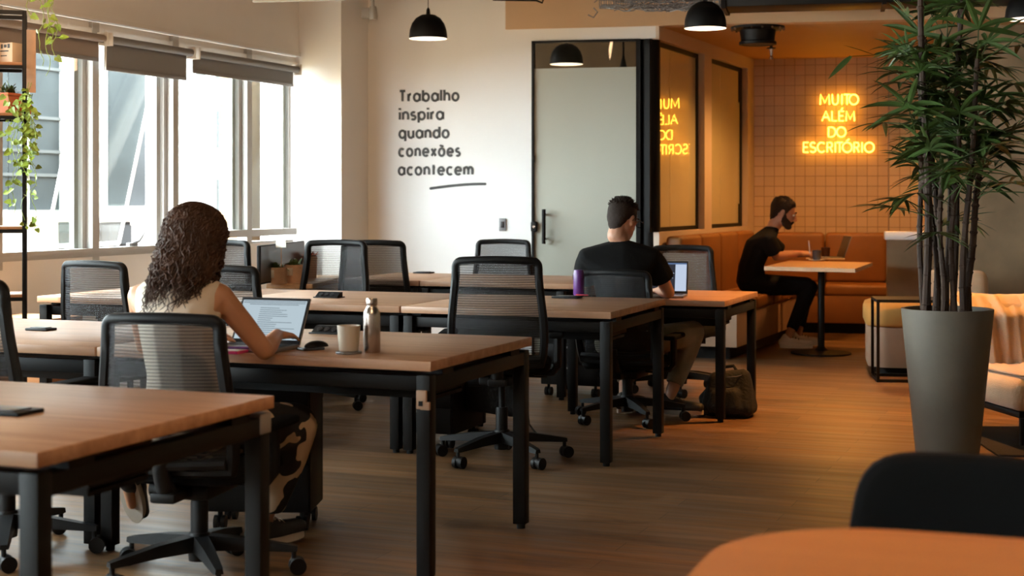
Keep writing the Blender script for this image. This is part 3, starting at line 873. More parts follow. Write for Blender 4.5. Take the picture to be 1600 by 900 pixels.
# lower-case geometric monoline letters: x height 1, ascender 1.48, width, strokes
def O(cx=.5, r=.5): return arc(cx, .5, r, .5, 0, 360, 26)
LOW = {
 'T': (.94, [[(0, 1.40), (.94, 1.40)], [(.47, 1.40), (.47, 0)]]),
 'r': (.40, [[(0, 1), (0, 0)], arc(.42, .52, .42, .44, 180, 88, 8)]),
 'a': (1, [O(), [(1, 1), (1, 0)]]),
 'b': (1, [O(), [(0, 1.48), (0, 0)]]),
 'd': (1, [O(), [(1, 1.48), (1, 0)]]),
 'p': (1, [O(), [(0, 1), (0, -.44)]]),
 'q': (1, [O(), [(1, 1), (1, -.44)]]),
 'l': (0, [[(0, 1.48), (0, 0)]]),
 'h': (.84, [[(0, 1.48), (0, 0)], arc(.42, .56, .42, .44, 180, 0, 12) + [(.84, 0)]]),
 'n': (.84, [[(0, 1), (0, 0)], arc(.42, .56, .42, .44, 180, 0, 12) + [(.84, 0)]]),
 'm': (1.46, [[(0, 1), (0, 0)], arc(.37, .58, .36, .42, 180, 0, 12) + [(.73, 0)], arc(1.10, .58, .36, .42, 180, 0, 12) + [(1.46, 0)]]),
 'u': (.84, [[(0, 1)] + arc(.42, .44, .42, .44, 180, 360, 12) + [(.84, 1)], [(.84, .5), (.84, 0)]]),
 'i': (0, [[(0, 1), (0, 0)], [(0, 1.36), (0, 1.37)]]),
 'o': (1, [O()]),
 'c': (.88, [arc(.5, .5, .5, .5, 48, 312, 20)]),
 'e': (1, [[(.03, .50), (1, .50)] + arc(.5, .5, .5, .5, 0, 318, 24)]),
 's': (.66, [arc(.33, .74, .31, .26, 40, 215, 10) + arc(.33, .26, .33, .26, 50, -145, 12)]),
 't': (.5, [[(.22, 1.34), (.22, .0)], [(0, .98), (.5, .98)]]),
 'x': (.78, [[(0, 1), (.78, 0)], [(0, 0), (.78, 1)]]),
 'õ': (1, [O(), [(.18, 1.30), (.34, 1.40), (.62, 1.30), (.80, 1.40)]]),
}
def ribbon(mb, pts, w, M, depth, caps=True):
    """flat stroke with thickness, drawn in local x,z"""
    P = [V((x, z)) for x, z in pts]
    closed = (P[0] - P[-1]).length < 1e-6 and len(P) > 3
    if closed: P = P[:-1]
    n = len(P); L = []; Rr = []
    for i in range(n):
        a = P[i - 1] if (i > 0 or closed) else P[i]
        b = P[(i + 1) % n] if (i < n - 1 or closed) else P[i]
        t = (b - a); t = t.normalized() if t.length > 0 else V((0, 1))
        nn = V((-t.y, t.x)) * w / 2
        L.append(P[i] + nn); Rr.append(P[i] - nn)
    def v(p, d): return mb.bm.verts.new(M @ V((p.x, -d, p.y)))
    rng = range(n) if closed else range(n - 1)
    lf = [v(p, depth) for p in L]; rf = [v(p, depth) for p in Rr]; lb = [v(p, 0) for p in L]; rb = [v(p, 0) for p in Rr]
    for i in rng:
        j = (i + 1) % n
        mb.bm.faces.new((lf[i], lf[j], rf[j], rf[i])); mb.bm.faces.new((lb[i], lb[j], lf[j], lf[i])); mb.bm.faces.new((rf[i], rf[j], rb[j], rb[i]))
    if not closed:
        for i in (0, n - 1): mb.bm.faces.new((lf[i], rf[i], rb[i], lb[i]))
def decal(words):
    t = thing('wall_lettering', 'dark grey lettering Trabalho inspira quando conexões acontecem on the white wall', 'wall lettering', tuple(onF(675, 215, 0)))
    for word, x0, x1, yb in words:
        M0 = frame(onF(x0, yb, .001), AW)
        wl = (onF(x1, yb) - onF(x0, yb)).length
        xh = 11.4 / FPX * onF(x0, yb).y
        gap = .34
        tot = sum(LOW[c][0] for c in word); ng = len(word) - 1
        st = .325
        # fit width: letter widths keep their shape, the gaps take up the rest
        sx = xh
        gap = (wl - st * xh - tot * sx) / ng
        lo_, hi_ = (st + .13) * xh, (st + .20) * xh
        if not lo_ <= gap <= hi_:
            gap = lo_ if gap < lo_ else hi_
            sx = (wl - st * xh - gap * ng) / tot
        x = st * xh / 2; mb = MB()
        for c in word:
            w, strokes = LOW[c]
            for s in strokes:
                if c == 'i' and len(s) == 2 and s[0][1] > 1.2:
                    ribbon(mb, [(x, xh * 1.32), (x, xh * 1.58)], st * xh * 1.12, M0, .003)
                else:
                    ribbon(mb, [(x + px_ * sx, pz * xh) for px_, pz in s], st * xh, M0, .003)
            x += w * sx + gap
        o = mb.build('word', MT['ink'], None, smooth=0)
        o.data.transform(Matrix.Translation(-V(t.location))); o.parent = t
    mb = MB(); pts = []
    for k in range(15):
        u = k / 14
        q = onF(673 + u * 85, 294.5 - 7.6 * math.sin(u * 1.55) + .6 * u * u, .001); pts.append(q)
    M0 = frame(onF(673, 294.5, .001), AW); Mi = M0.inverted()
    lp_ = [(Mi @ p) for p in pts]
    ribbon(mb, [(p.x, p.z) for p in lp_], .022, M0, .003)
    for e in (0, -1):
        mb.cyl(pts[e], pts[e] + SF * .003, .011, n=12)
    o = mb.build('underline', MT['ink'], None, smooth=0); o.data.transform(Matrix.Translation(-V(t.location))); o.parent = t
decal([('Trabalho', 623, 718, 158.3), ('inspira', 623, 694, 187), ('quando', 622.5, 702.5, 215.6), ('conexões', 622, 720, 244), ('acontecem', 621.5, 740, 273)])

# neon sign on the tiled wall: bent tubes on short standoffs
UP = {
 'M': [[(0, 0), (.06, 1), (.5, .18), (.94, 1), (1, 0)]],
 'U': [[(0, 1), (0, .42)] + arc(.5, .42, .5, .42, 180, 360, 12)[1:] + [(1, 1)]],
 'I': [[(.5, 0), (.5, 1)]],
 'T': [[(0, 1), (1, 1)], [(.5, 1), (.5, 0)]],
 'O': [arc(.5, .5, .5, .5, 90, 450, 26)],
 'A': [[(0, 0), (.5, 1), (1, 0)], [(.18, .36), (.82, .36)]],
 'L': [[(0, 1), (0, 0), (1, 0)]],
 'É': [[(1, 1), (0, 1), (0, 0), (1, 0)], [(0, .52), (.85, .52)], [(.45, 1.12), (.75, 1.34)]],
 'E': [[(1, 1), (0, 1), (0, 0), (1, 0)], [(0, .52), (.85, .52)]],
 'D': [[(0, 0), (0, 1), (.40, 1)] + arc(.42, .5, .58, .5, 90, -90, 14)[1:] + [(0, 0)]],
 'S': [arc(.5, .745, .46, .255, 35, 240, 10) + arc(.5, .25, .5, .25, 62, -150, 12)],
 'C': [arc(.55, .5, .55, .5, 48, 312, 20)],
 'R': [[(0, 0), (0, 1), (.5, 1)] + arc(.55, .745, .36, .255, 90, -90, 10)[1:] + [(0, .49)], [(.52, .49), (.95, 0)]],
 'Ó': [arc(.5, .5, .5, .5, 90, 450, 26), [(.42, 1.14), (.72, 1.36)]],
}
def onT(x, y, o=.07):
    P0 = TILE0 + SF * o; t = tpx(x, P0, AW); p = P0 + AW * t; return V((p.x, p.y, EYE - (y - HOR) / FPX * p.y))
neon = thing('neon_sign', 'glowing amber neon sign MUITO ALÉM DO ESCRITÓRIO on the tiled wall', 'neon sign', tuple(onT(1310, 195, 0)))
rows = [('MUITO', 163.3, 147.6, [(1281.5, 1296), (1300.5, 1309.5), (1314, 1317), (1318.5, 1328.5), (1327, 1341)]),
        ('ALÉM', 188.8, 173.8, [(1284.5, 1296.5), (1300, 1307.5), (1311, 1318.5), (1322, 1335)]),
        ('DO', 213.8, 198.8, [(1294.5, 1305.5), (1307.5, 1321.5)]),
        ('ESCRITÓRIO', 237.8, 222.6, [(1255.5, 1263), (1266, 1274.5), (1277.5, 1289), (1292.5, 1301), (1303.5, 1307), (1307, 1317), (1316.5, 1331), (1334.5, 1342.5), (1345.5, 1348.5), (1351, 1365.5)])]
for word, yb, yt, boxes in rows:
    for c, (x0, x1) in zip(word, boxes):
        mb = MB()
        for s in UP[c]:
            pts = [onT(x0 + (x1 - x0) * u, yb + (yt - yb) * w) for u, w in s]
            cl = (pts[0] - pts[-1]).length < 1e-5
            mb.tube(pts[:-1] if cl else pts, .0052, 8, closed=cl)
        o = mb.build('letter_tube', MT['neon'], None); o.data.transform(Matrix.Translation(-V(neon.location))); o.parent = neon
mb = MB()
for x, y in ((1290, 150), (1336, 150), (1290, 186), (1330, 186), (1300, 212), (1316, 212), (1262, 236), (1284, 236), (1322, 236), (1360, 236)):
    mb.cyl(onT(x, y, .0), onT(x, y, .068), .004, n=6)
o = mb.build('standoff', MT['white'], None); o.data.transform(Matrix.Translation(-V(neon.location))); o.parent = neon

# ------------------------------------------------------------------ pendant lamps
def pendant(p, label, power=7, r=.14, h=.178):
    t = thing('pendant_lamp', label, 'pendant lamp', p, 0, 'black dome pendant lamps')
    prof = [(r, 0), (r * .995, .02), (r * .96, h * .35), (r * .85, h * .62), (r * .64, h * .84), (r * .36, h * .97), (.02, h), (0, h)]
    inn = [(r - .004, 0), (r * .94, h * .34), (r * .82, h * .6), (r * .60, h * .80), (r * .34, h * .92), (0, h * .95)]
    MB().lathe(prof, n=40).build('shade', MT['black'], t)
    MB().lathe([(r, 0)] + inn, n=40).build('shade_lining', MT['white'], t, fix=False)
    MB().lathe([(0, .006), (r * .93, .006), (r * .93, .010), (0, .010)], n=36).build('diffuser', MT['lamp_on'], t)
    MB().lathe([(0, h - .01), (.016, h - .01), (.013, h + .035), (.004, h + .05), (0, h + .05)], n=14).build('cord_grip', MT['black'], t)
    MB().cyl((0, 0, h + .03), (0, 0, ZC - p[2]), .0028, n=6).build('cord', MT['black'], t)
    l = light('POINT', 'lamp_bulb', (0, 0, -.05), power, (1, .66, .38), radius=.09); l.parent = t
    return t
pendant(tuple(at(669, 60.5, 11.0)), 'black dome pendant lamp hanging in front of the wall lettering')
pendant(tuple(at(1102, 44.5, 9.97)), 'black dome pendant lamp hanging by the corner of the glass room')
pendant(tuple(at(1606, 30, 9.6)), 'black dome pendant lamp half hidden behind the palm top')
pendant((-2.4, 7.2, 2.46), 'black dome pendant lamp over the desks by the window, above the picture', 14)  # unseen lamp, added for a warm wash near the windows
pendant((-.35, 3.3, 2.46), 'black dome pendant lamp over the closest desk, above the picture', 42)  # unseen lamp, added to brighten the woman's back and the closest desk
pendant(tuple(at(885, 100.5, 13.9)), 'pendant lamp inside the meeting room, seen through the clear strip above the frosted door', 6, .155, .19)  # added lamp in place of a pendant's reflection in the door glass
sp = thing('ceiling_spotlight', 'small black cone spotlight behind the clear strip over the frosted door', 'spotlight', tuple(at(974, 105, 13.6)))
MB().lathe([(0, 0), (.033, 0), (.022, .05), (.012, .09), (.010, .11), (0, .11)], n=18).build('cone', MT['black'], sp)
MB().cyl((0, 0, .10), (0, 0, ZC - sp.location.z), .009, n=8).build('stem', MT['black'], sp)

# ------------------------------------------------------------------ things near the ceiling
def on_ceil(x, y, z): return at(x, y, (z - EYE) * FPX / (HOR - y))
pv = on_ceil(1184, 42, ZS)
cs = thing('ceiling_speaker', 'round black speaker drum under the alcove ceiling', 'speaker', (pv.x, pv.y, ZS - .145))
MB().lathe([(0, .145), (.215, .145), (.215, .128), (.18, .118), (.145, .115), (.135, .05), (.135, .03), (.150, .022), (.150, .0), (.13, .0), (.12, .012), (0, .012)], n=40).build('housing', MT['black'], cs)
MB().lathe([(0, .004), (.118, .004), (.118, .012), (0, .012)], n=36).build('grille', MT['blackp'], cs)
mb = MB()
for k in range(16):
    a_ = k / 16 * 2 * math.pi; mb.box((.212 * math.cos(a_), .212 * math.sin(a_), .123), (.016, .016, .016))
mb.build('bolt', MT['steel'], cs)
pv = on_ceil(1205, 66, ZS)
spk = thing('ceiling_sprinkler', 'small brass sprinkler head hanging from the alcove ceiling', 'sprinkler', (pv.x, pv.y, ZS - .12))
MB().cyl((0, 0, .07), (0, 0, .12), .013, n=10).lathe([(0, .060), (.042, .064), (.042, .071), (0, .073)], n=16).build('pipe', MT['black'], spk)
MB().lathe([(0, -.03), (.013, -.03), (.017, -.012), (.009, 0), (.020, .06), (0, .062)], n=12).build('nozzle', MT['steel'], spk)
# electrical box and conduit in the corner over the pier
pv = at(580, 22, 12.35)
eb = thing('conduit_box', 'grey junction box with bent conduit on the pier corner near the ceiling', 'junction box', (pv.x, pv.y - .05, pv.z))
MB().box((-.02, 0, .0), (.105, .07, .085), .006).build('box', MT['alu'], eb)
MB().lathe([(0, -.06), (.035, -.06), (.038, -.03), (.030, .03), (.026, .05), (0, .05)], n=18).build('fitting', MT['alu'], eb).location = (.025, -.05, 0)
MB().tube([(.025, -.05, .04), (.022, -.05, .10), (-.01, -.05, .16), (-.06, -.04, .22), (-.08, -.03, .5), (-.08, -.03, .8)], .014, 10).build('conduit', MT['alu'], eb)
sw = onF(785.5, 351, .0)
ls = thing('light_switch', 'dark grey light switch on the white wall beside the frosted door', 'light switch', tuple(sw), WR)
MB().box((0, -.006, 0), (.058, .012, .104), .003).build('plate', MT['greyp'], ls)
MB().box((0, -.013, 0), (.030, .006, .052), .002).build('rocker', MT['lap_dark'], ls)
# cable tray, duct and pipes that just enter the top of the picture
ct0 = at(938, 6, 11.0); ct1 = at(1128, 6, 10.75)
ct = thing('cable_tray', 'grey wire mesh cable tray stuffed with cables along the ceiling', 'cable tray', tuple(ct0))
dct = (ct1 - ct0)
mb = MB()
for k in range(26):
    p = dct * (k / 25); q = p.copy()
    mb.tube([q + V((0, -.11, .10)), q + V((0, -.11, -.02)), q + V((0, .11, -.02)), q + V((0, .11, .10))], .003, 4)
for yy, zz in ((-.11, .10), (-.11, .04), (-.11, -.02), (-.05, -.02), (0, -.02), (.05, -.02), (.11, -.02), (.11, .04), (.11, .10)):
    mb.tube([V((0, yy, zz)), dct + V((0, yy, zz))], .003, 4)
mb.build('wire_basket', MT['wire'], ct)
mb = MB(); rg = random.Random(5)
for k in range(46):
    pts = []; y0 = rg.uniform(-.09, .09); z0 = rg.uniform(-.04, .07)
    s0 = rg.uniform(-.05, .6); s1 = s0 + rg.uniform(.3, .6)
    for j in range(9):
        u = s0 + (s1 - s0) * j / 8
        pts.append(dct * min(1.0, max(-.05, u)) + V((rg.uniform(-.01, .01), y0 + rg.uniform(-.02, .02), z0 + rg.uniform(-.025, .025))))
    mb.tube(pts, rg.uniform(.003, .006), 5)
mb.build('cable_bundle', MT['wire'], ct)
mb = MB(); mb.tube([V((-.05, 0, -.03)), V((-.02, 0, -.06)), V((-.05, 0, -.10)), V((-.09, 0, -.08))], .005, 6)
hk = mb.build('hook', MT['wire'], ct); hk.location = (-.0, 0, 0)
for u in (.1, .9):
    MB().cyl(dct * u + V((0, 0, .09)), dct * u + V((0, 0, ZC - ct0.z)), .006, n=6).build('hanger_rod', MT['wire'], ct)
du0 = at(1126, 10.5, 10.6)
du = thing('air_duct', 'dark rectangular air duct running along the ceiling above the alcove', 'air duct', tuple(du0), WR)
MB().box((1.6, .2, .16), (3.2, .4, .32), .006).build('duct_body', MT['black'], du)
mb = MB()
for k in range(3): mb.box((.02 + k * 1.1, .2, .16), (.03, .43, .35))
mb.build('flange', MT['black'], du)
for x in (.5, 2.2): MB().cyl((x, .2, .3), (x, .2, ZC - du0.z), .006, n=6).build('hanger_rod', MT['wire'], du)
bk0 = at(771, 0, 11.6)
bk = thing('ceiling_bracket', 'thin dark steel bracket hanging at the soffit edge beside the white wall', 'bracket', tuple(bk0))
MB().tube([(0, 0, .30), (0, 0, .0), (.33, -.06, -.012), (.375, -.08, -.032), (.383, -.08, -.0), (.383, -.08, .3)], .008, 6).build('rod', MT['black'], bk)
MB().tube([(-.06, 0, .015), (.40, -.08, .02)], .012, 6).build('rail', MT['wire'], bk)
MB().cyl((0, 0, .28), (0, 0, ZC - bk0.z), .008, n=6).build('hanger_rod', MT['black'], bk)
pp0 = at(395, -3, 10.2); pp1 = at(540, -6, 10.2)
pp = thing('ceiling_pipe', 'grey pipe running below the ceiling above the window header', 'pipe', tuple(pp0))
MB().cyl((0, 0, 0), tuple(pp1 - pp0), .03, n=16).build('tube', MT['alu'], pp)
MB().cyl(tuple((pp1 - pp0) * .5), tuple((pp1 - pp0) * .5 + V((0, 0, ZC - pp0.z))), .006, n=6).build('hanger_rod', MT['wire'], pp)

# ------------------------------------------------------------------ roller blinds
def blind(x0, x1, drop, mt, label):
    o = .075
    P0 = WIN0 + WI * o
    t0, t1 = tpx(x0, P0, B), tpx(x1, P0, B)
    a = P0 + B * t0; L = t1 - t0
    zt_ = Z_HEAD - .125
    t = thing('roller_blind', label, 'roller blind', (a.x, a.y, zt_), RZ + 90, 'grey roller blinds')
    # local x along B
    MB().cyl((.01, -.01, -.03), (L - .01, -.01, -.03), .026, n=20).build('roller', mt, t)
    MB().box((L / 2, .030, -drop / 2), (L - .02, .004, drop)).build('cloth', mt, t)
    MB().box((L / 2, .030, -drop + .0), (L - .02, .014, .026), .004).build('bottom_bar', MT['greyp'], t)
    for x in (0.0, L): MB().box((x, 0, -.03), (.012, .085, .085), .002).build('end_bracket', MT['white'], t)
    return t, a, L
bl1 = blind(-120, 161, .165, MT['blind_b'], 'brownish roller blind above the window behind the plant shelf')
bl2 = blind(168, 298, .215, MT['blind'], 'roller blind hanging lowest of the row, above the tilted open window')
bl3 = blind(305, 464, .155, MT['blind'], 'dark grey roller blind nearest the pier, above the two bright windows')
P0 = WIN0 + WI * .10
mb = MB()
for x, dx in ((164, 0), (166.5, 0)):
    q = P0 + B * tpx(x, P0, B); zt_ = Z_HEAD - .10
    q2 = P0 + B * tpx(x - 6, P0, B)
    mb.tube([V((q.x, q.y, zt_)), V((q2.x, q2.y, 1.28 - (345 - HOR) / FPX * q2.y))], .0035, 6)
q = P0 + B * tpx(159, P0, B)
tag(mb.build('blind_chain', MT['white']), 'white double pull cord hanging down in front of the tilted open window', 'blind cord')

# ------------------------------------------------------------------ things on the woman's desk
def laptop(hr, rz, label, w=.285, d=.20, tilt=112, kind='doc', lidh=None):
    """hr: right end of the hinge line on the table; base reaches towards the user (-y)"""
    lidh = lidh or d * .97
    t = thing('laptop', label, 'laptop', hr, rz, 'open laptops')
    b = MB().box((-w / 2, -d / 2, .008), (w, d, .014), .004).build('base', MT['lap_grey'], t)
    kb = MB()
    for r_ in range(5):
        for c in range(13):
            kb.box((-w * .94 + (c + .5) * w * .88 / 13, -d * .10 - (r_ + .5) * d * .085, .0162), (w * .058, d * .068, .002))
    kb.build('keyboard', MT['keys'], b)
    MB().box((-w / 2, -d * .77, .0155), (w * .34, d * .30, .001)).build('touchpad', MT['greyp'], b)
    M = T(0, .0, .012) @ Matrix.Rotation(R(90 - tilt), 4, 'X')     # lid plane: x, z up leaning back
    lid = MB().box((-w / 2, .004, lidh / 2), (w, .007, lidh), .003, M=M).build('lid', MT['lap_grey'], t)
    MB().box((-w / 2, -.0002, lidh / 2), (w * .985, .002, lidh * .975), M=M).build('bezel', MT['lap_dark'], lid)
    sx0, sx1, sz0, sz1 = -w * .965, -w * .035, lidh * .09, lidh * .93
    def quad(x0, x1, z0, z1, y, name, mt):
        return MB().box(((x0 + x1) / 2, y, (z0 + z1) / 2), (x1 - x0, .0008, z1 - z0), M=M).build(name, mt, lid, smooth=0)
    X = lambda u: sx0 + (sx1 - sx0) * u
    Z = lambda u: sz0 + (sz1 - sz0) * u
    if kind == 'doc':
        quad(sx0, sx1, sz0, sz1, -.0018, 'screen', MT['screen'])
        mb = MB(); rg = random.Random(3)
        for k in range(15):
            z = Z(.80 - k * .052)
            x0 = X(.30); x1 = X(.30 + rg.uniform(.2, .6))
            mb.box(((x0 + x1) / 2, -.0026, z), (x1 - x0, .0006, lidh * .011), M=M)
        for k in range(3):
            mb.box((X(.5), -.0026, Z(.97 - k * .04)), ((sx1 - sx0) * (.97 - .2 * (k == 2)), .0006, lidh * .012), M=M)
        mb.build('text_line', MT['screen_t'], lid, smooth=0)
    elif kind == 'design':
        quad(sx0, X(.76), sz0, Z(.95), -.0018, 'dark_panel', MT['screen_d'])
        quad(X(.76), sx1, sz0, Z(.95), -.0018, 'screen', MT['screen_w'])
        quad(sx0, sx1, Z(.95), sz1, -.0018, 'menu_bar', MT['screen_bar'])
        mb = MB(); rg = random.Random(8)
        for k in range(16):
            cx, cz = X(rg.uniform(.5, .73)), Z(rg.uniform(.25, .85)); a0 = rg.uniform(0, 360); rr = rg.uniform(.008, .016)
            pts = [M @ V((cx + x * rr, -.0026, cz + z * rr)) for x, z in arc(0, 0, 1, 1, a0, a0 + 200, 8)]
            mb.tube(pts, .0011, 4)
        mb.build('ornament', MT['screen_w'], lid, smooth=0)
    return t
laptop(V((-.765, 5.415, .74)), RZ + 1, 'open laptop with a text document, by the woman\'s hand', .285, .19, 118)
mp_ = on_top(545, 552.5)
mug = thing('coffee_mug', 'cream takeaway style mug on a grey coaster beside the steel bottle', 'mug', tuple(mp_))
MB().lathe([(0, .008), (.030, .008), (.034, .012), (.0405, .094), (.0405, .098), (.037, .098), (.0365, .092), (.031, .020), (0, .018)], n=36).build('cup', MT['ceramic'], mug)
MB().lathe([(0, 0), (.044, 0), (.046, .004), (.044, .008), (0, .008)], n=32).build('coaster', MT['greyp'], mug)
bp_ = on_top(581, 550.5)
bt = thing('steel_bottle', 'brushed stainless steel water bottle standing on the woman\'s desk', 'bottle', tuple(bp_))
MB().lathe([(0, 0), (.028, 0), (.030, .004), (.030, .128), (.028, .142), (.021, .155), (.0175, .162), (.0175, .166), (0, .166)], n=40).build('flask', MT['steel'], bt)
MB().lathe([(0, .164), (.0185, .164), (.0195, .168), (.0195, .186), (.018, .190), (0, .190)], n=32).build('cap', MT['steel'], bt)
ms = thing('computer_mouse', 'small dark mouse lying on a flat black case next to the typing hand', 'mouse', tuple(on_top(486, 546.5)), 38)
MB().box((-.005, -.005, .005), (.09, .055, .010), .004).build('case', MT['lap_dark'], ms)
def mfn(u, v):
    a_ = u * 2 * math.pi; r_ = math.sin(v * math.pi / 2)
    return V((.02 + .048 * math.cos(a_) * r_, -.003 + .026 * math.sin(a_) * r_, .010 + .022 * math.cos(v * math.pi / 2)))
mb = MB(); mb.grid(mfn, 24, 8, True); bmesh.ops.remove_doubles(mb.bm, verts=mb.bm.verts, dist=.0003); mb.build('shell', MT['blackp'], ms)
nbk = thing('notebook', 'magenta notebook under the woman\'s forearm with a pen on it', 'notebook', (-1.02, 5.285, .74), RZ + 2)
MB().box((0, 0, .005), (.19, .115, .010), .002).build('cover', MT['pink'], nbk)
MB().box((0, 0, .0115), (.18, .105, .003)).build('page', MT['paper'], nbk)
pen = MB().cyl((.0, 0, 0), (.13, .05, 0), .0045, n=8).cyl((.13, .05, 0), (.14, .054, 0), .003, n=8).build('pen', MT['purple'])
pen.location = V((-1.06, 5.27, .7580)); pen.rotation_euler = (0, 0, R(-30)); tag(pen, 'purple pen lying on the magenta notebook', 'pen')

# ------------------------------------------------------------------ things around the man with glasses
lh = at(1076, 460, 9.02); lh.z = .695
laptop(V((1.05, 8.99, .695)), RZ + 8, 'open laptop with a design program, in front of the man with glasses', .30, .21, 104, 'design')
pb = on_top(904, 461)
wb = thing('water_bottle', 'purple water bottle standing next to the man with glasses, red strap at its foot', 'bottle', (pb.x, pb.y, .74))
MB().lathe([(0, 0), (.028, 0), (.030, .006), (.030, .12), (.025, .14), (0, .14)], n=28).build('flask', MT['purple'], wb)
MB().box((.03, -.05, .004), (.07, .022, .006), .002, M=rot(-14)).build('strap', MT['red'], wb)
# backpack slumped beside the desk leg
bkp = thing('backpack', 'black backpack slumped on the floor by the desk leg', 'backpack', (1.275, 8.86, 0), RZ)
mb = MB()
mb.hull([((-.10, -.06, .05), .05), ((.11, -.06, .05), .05), ((.11, .07, .05), .05), ((-.10, .07, .05), .05), ((-.07, -.02, .21), .05), ((.09, .0, .235), .045), ((.0, .05, .20), .05)])
mb.hull([((-.06, -.10, .06), .045), ((.06, -.10, .06), .045), ((.05, -.09, .14), .035), ((-.05, -.09, .13), .035)])
mb.hull([((-.12, 0, .05), .05), ((-.145, -.02, .10), .03), ((-.08, 0, .16), .04)])
mb.remesh('bag_body', MT['bag'], bkp, .009, 5)
MB().tube([(-.04, 0, .25), (-.03, 0, .285), (.03, .0, .295), (.05, 0, .265)], .010, 8).build('carry_handle', MT['bag'], bkp)
MB().tube([(-.10, -.10, .03), (-.13, -.11, .015), (-.17, -.06, .012), (-.15, .05, .015), (-.1, .08, .04)], .012, 6).build('shoulder_strap', MT['bag'], bkp)
MB().tube([(-.05, -.085, .205), (.0, -.075, .235), (.06, -.065, .24), (.1, -.03, .25)], .003, 6).build('zip', MT['steel'], bkp)
tb = thing('tote_bag', 'black fabric bag hanging under the middle desk behind the big chair', 'bag', (-.12, 7.83, 0), RZ)
mb = MB()
mb.hull([((-.12, 0, .30), .05), ((.12, 0, .29), .05), ((-.13, 0, .22), .05), ((.13, .01, .20), .055), ((-.1, 0, .55), .03), ((.1, 0, .55), .03)])
mb.remesh('bag_body', MT['bag'], tb, .012, 4)
MB().tube([(-.08, 0, .55), (-.06, 0, .66), (.06, 0, .66), (.08, 0, .55)], .008, 6).build('carry_handle', MT['bag'], tb)
# loose cable on the floor
cb = MB().tube([on_z(824, 640, .30), on_z(826, 655, .16), on_z(827, 663, .05), on_z(832, 670, .006), on_z(838, 677, .004)], .005, 6)
tag(cb.build('floor_cable', MT['black']), 'thin black cable hanging down to the floor beside the big chair', 'cable')
# ------------------------------------------------------------------ plants and the shelf by the window
def leaf(mb, p, d, up, L, W, droop=.3, n=5, fold=.12):
    """one blade leaf from p along d, drooping"""
    d = d.normalized(); s = d.cross(up); s = s.normalized() if s.length > 1e-4 else V((1, 0, 0)); nrm = s.cross(d).normalized()
    rows = []
    for k in range(n + 1):
        u = k / n
        c = p + d * (L * u * (1 - .25 * droop * u)) - V((0, 0, 1)) * (droop * L * u * u * .6)
        w = W * .5 * (math.sin(math.pi * min(1, .06 + .94 * u) ** .75) ** .8) if u < 1 else 0.0
        rows.append((c - s * w + nrm * w * fold, c, c + s * w + nrm * w * fold))
    vs = [[mb.bm.verts.new(q) for q in r] for r in rows]
    for a, b in zip(vs, vs[1:]):
        for j in range(2): mb.bm.faces.new((a[j], a[j + 1], b[j + 1], b[j]))
def ivy_leaf(mb, p, d, n, s):
    d = d.normalized(); x = d.cross(n).normalized()
    shape = [(0, 0), (.32, -.12), (.52, .18), (.40, .42), (.34, .66), (0, 1.1), (-.34, .66), (-.40, .42), (-.52, .18), (-.32, -.12)]
    mb.bm.faces.new([mb.bm.verts.new(p + x * (a * s) + d * (b * s) + n * (abs(a) * .25 * s)) for a, b in shape])
rg = random.Random(21)
SY = 7.95
sp0 = at(38, 300, SY); sp0.z = 0
shelf = thing('plant_shelf', 'black metal shelf rack with wooden boards and plants in front of the window', 'shelf', tuple(sp0), 17)
# local: x from -.55 to 0 (right post at x=0), y from 0 to .30
def zat(y): return EYE - (y - HOR) / FPX * SY
for (x, y) in ((0, 0), (0, .24), (-.62, 0), (-.62, .24)):
    MB().box((x, y, zat(17) / 2), (.022, .022, zat(17)), .002).build('post', MT['black'], shelf)
mb = MB()
for y in (0, .24): mb.box((-.31, y, zat(20)), (.60, .02, .022))
for x in (0, -.62): mb.box((x, .12, zat(20)), (.02, .22, .022))
mb.build('top_rail', MT['black'], shelf)
for yy in (100, 179, 356, 462):
    z = zat(yy)
    b_ = MB().box((-.31, .12, z), (.60, .26, .016), .002).build('board', MT['shelf_wood'], shelf)
    MB().box((-.31, -.006, z - .018), (.60, .02, .018)).box((-.31, .246, z - .018), (.60, .02, .018)).build('board_rail', MT['black'], b_)
MB().box((.03, .22, zat(90)), (.052, .02, .34), .002).build('wood_strip', MT['pot_wood'], shelf)
def on_shelf(x, y, yy): return lp(shelf, x, y, zat(yy) + .009)
# terracotta planter on the second board
tp_ = thing('potted_plant', 'angular terracotta planter with a spiky green plant on the shelf rack', 'potted plant', tuple(on_shelf(-.085, .13, 179)), RZ)
MB().prism([(-.055, -.065, 0), (.055, -.065, 0), (.055, .065, 0), (-.055, .065, 0)], (0, 0, .105)).build('pot', MT['pot_clay'], tp_)
MB().box((0, 0, .102), (.122, .142, .014), .003).build('pot_rim', MT['pot_clay'], tp_)
mb = MB()
for k in range(46):
    a_ = rg.uniform(0, 6.28); el = rg.uniform(.35, 1.4)
    leaf(mb, V((rg.uniform(-.03, .03), rg.uniform(-.03, .03), .105)), V((math.cos(a_) * math.cos(el), math.sin(a_) * math.cos(el), math.sin(el))), V((0, 0, 1)), rg.uniform(.06, .14), .014, .5)
mb.build('foliage', MT['leaf'], tp_, smooth=0, fix=False)
bx = thing('cardboard_box', 'small beige box with dark printed marks on the upper shelf board', 'box', tuple(on_shelf(-.065, .07, 100)), RZ)
MB().box((0, 0, .052), (.092, .10, .104), .003).build('carton', MT['card'], bx)
mb = MB()
for (x, z, w, h) in ((-.022, .085, .012, .022), (.0, .086, .018, .016), (.022, .086, .016, .022), (-.006, .060, .055, .007), (-.010, .035, .04, .005)):
    mb.box((x, -.0505, z), (w, .001, h))
mb.build('printed_mark', MT['ink'], bx)
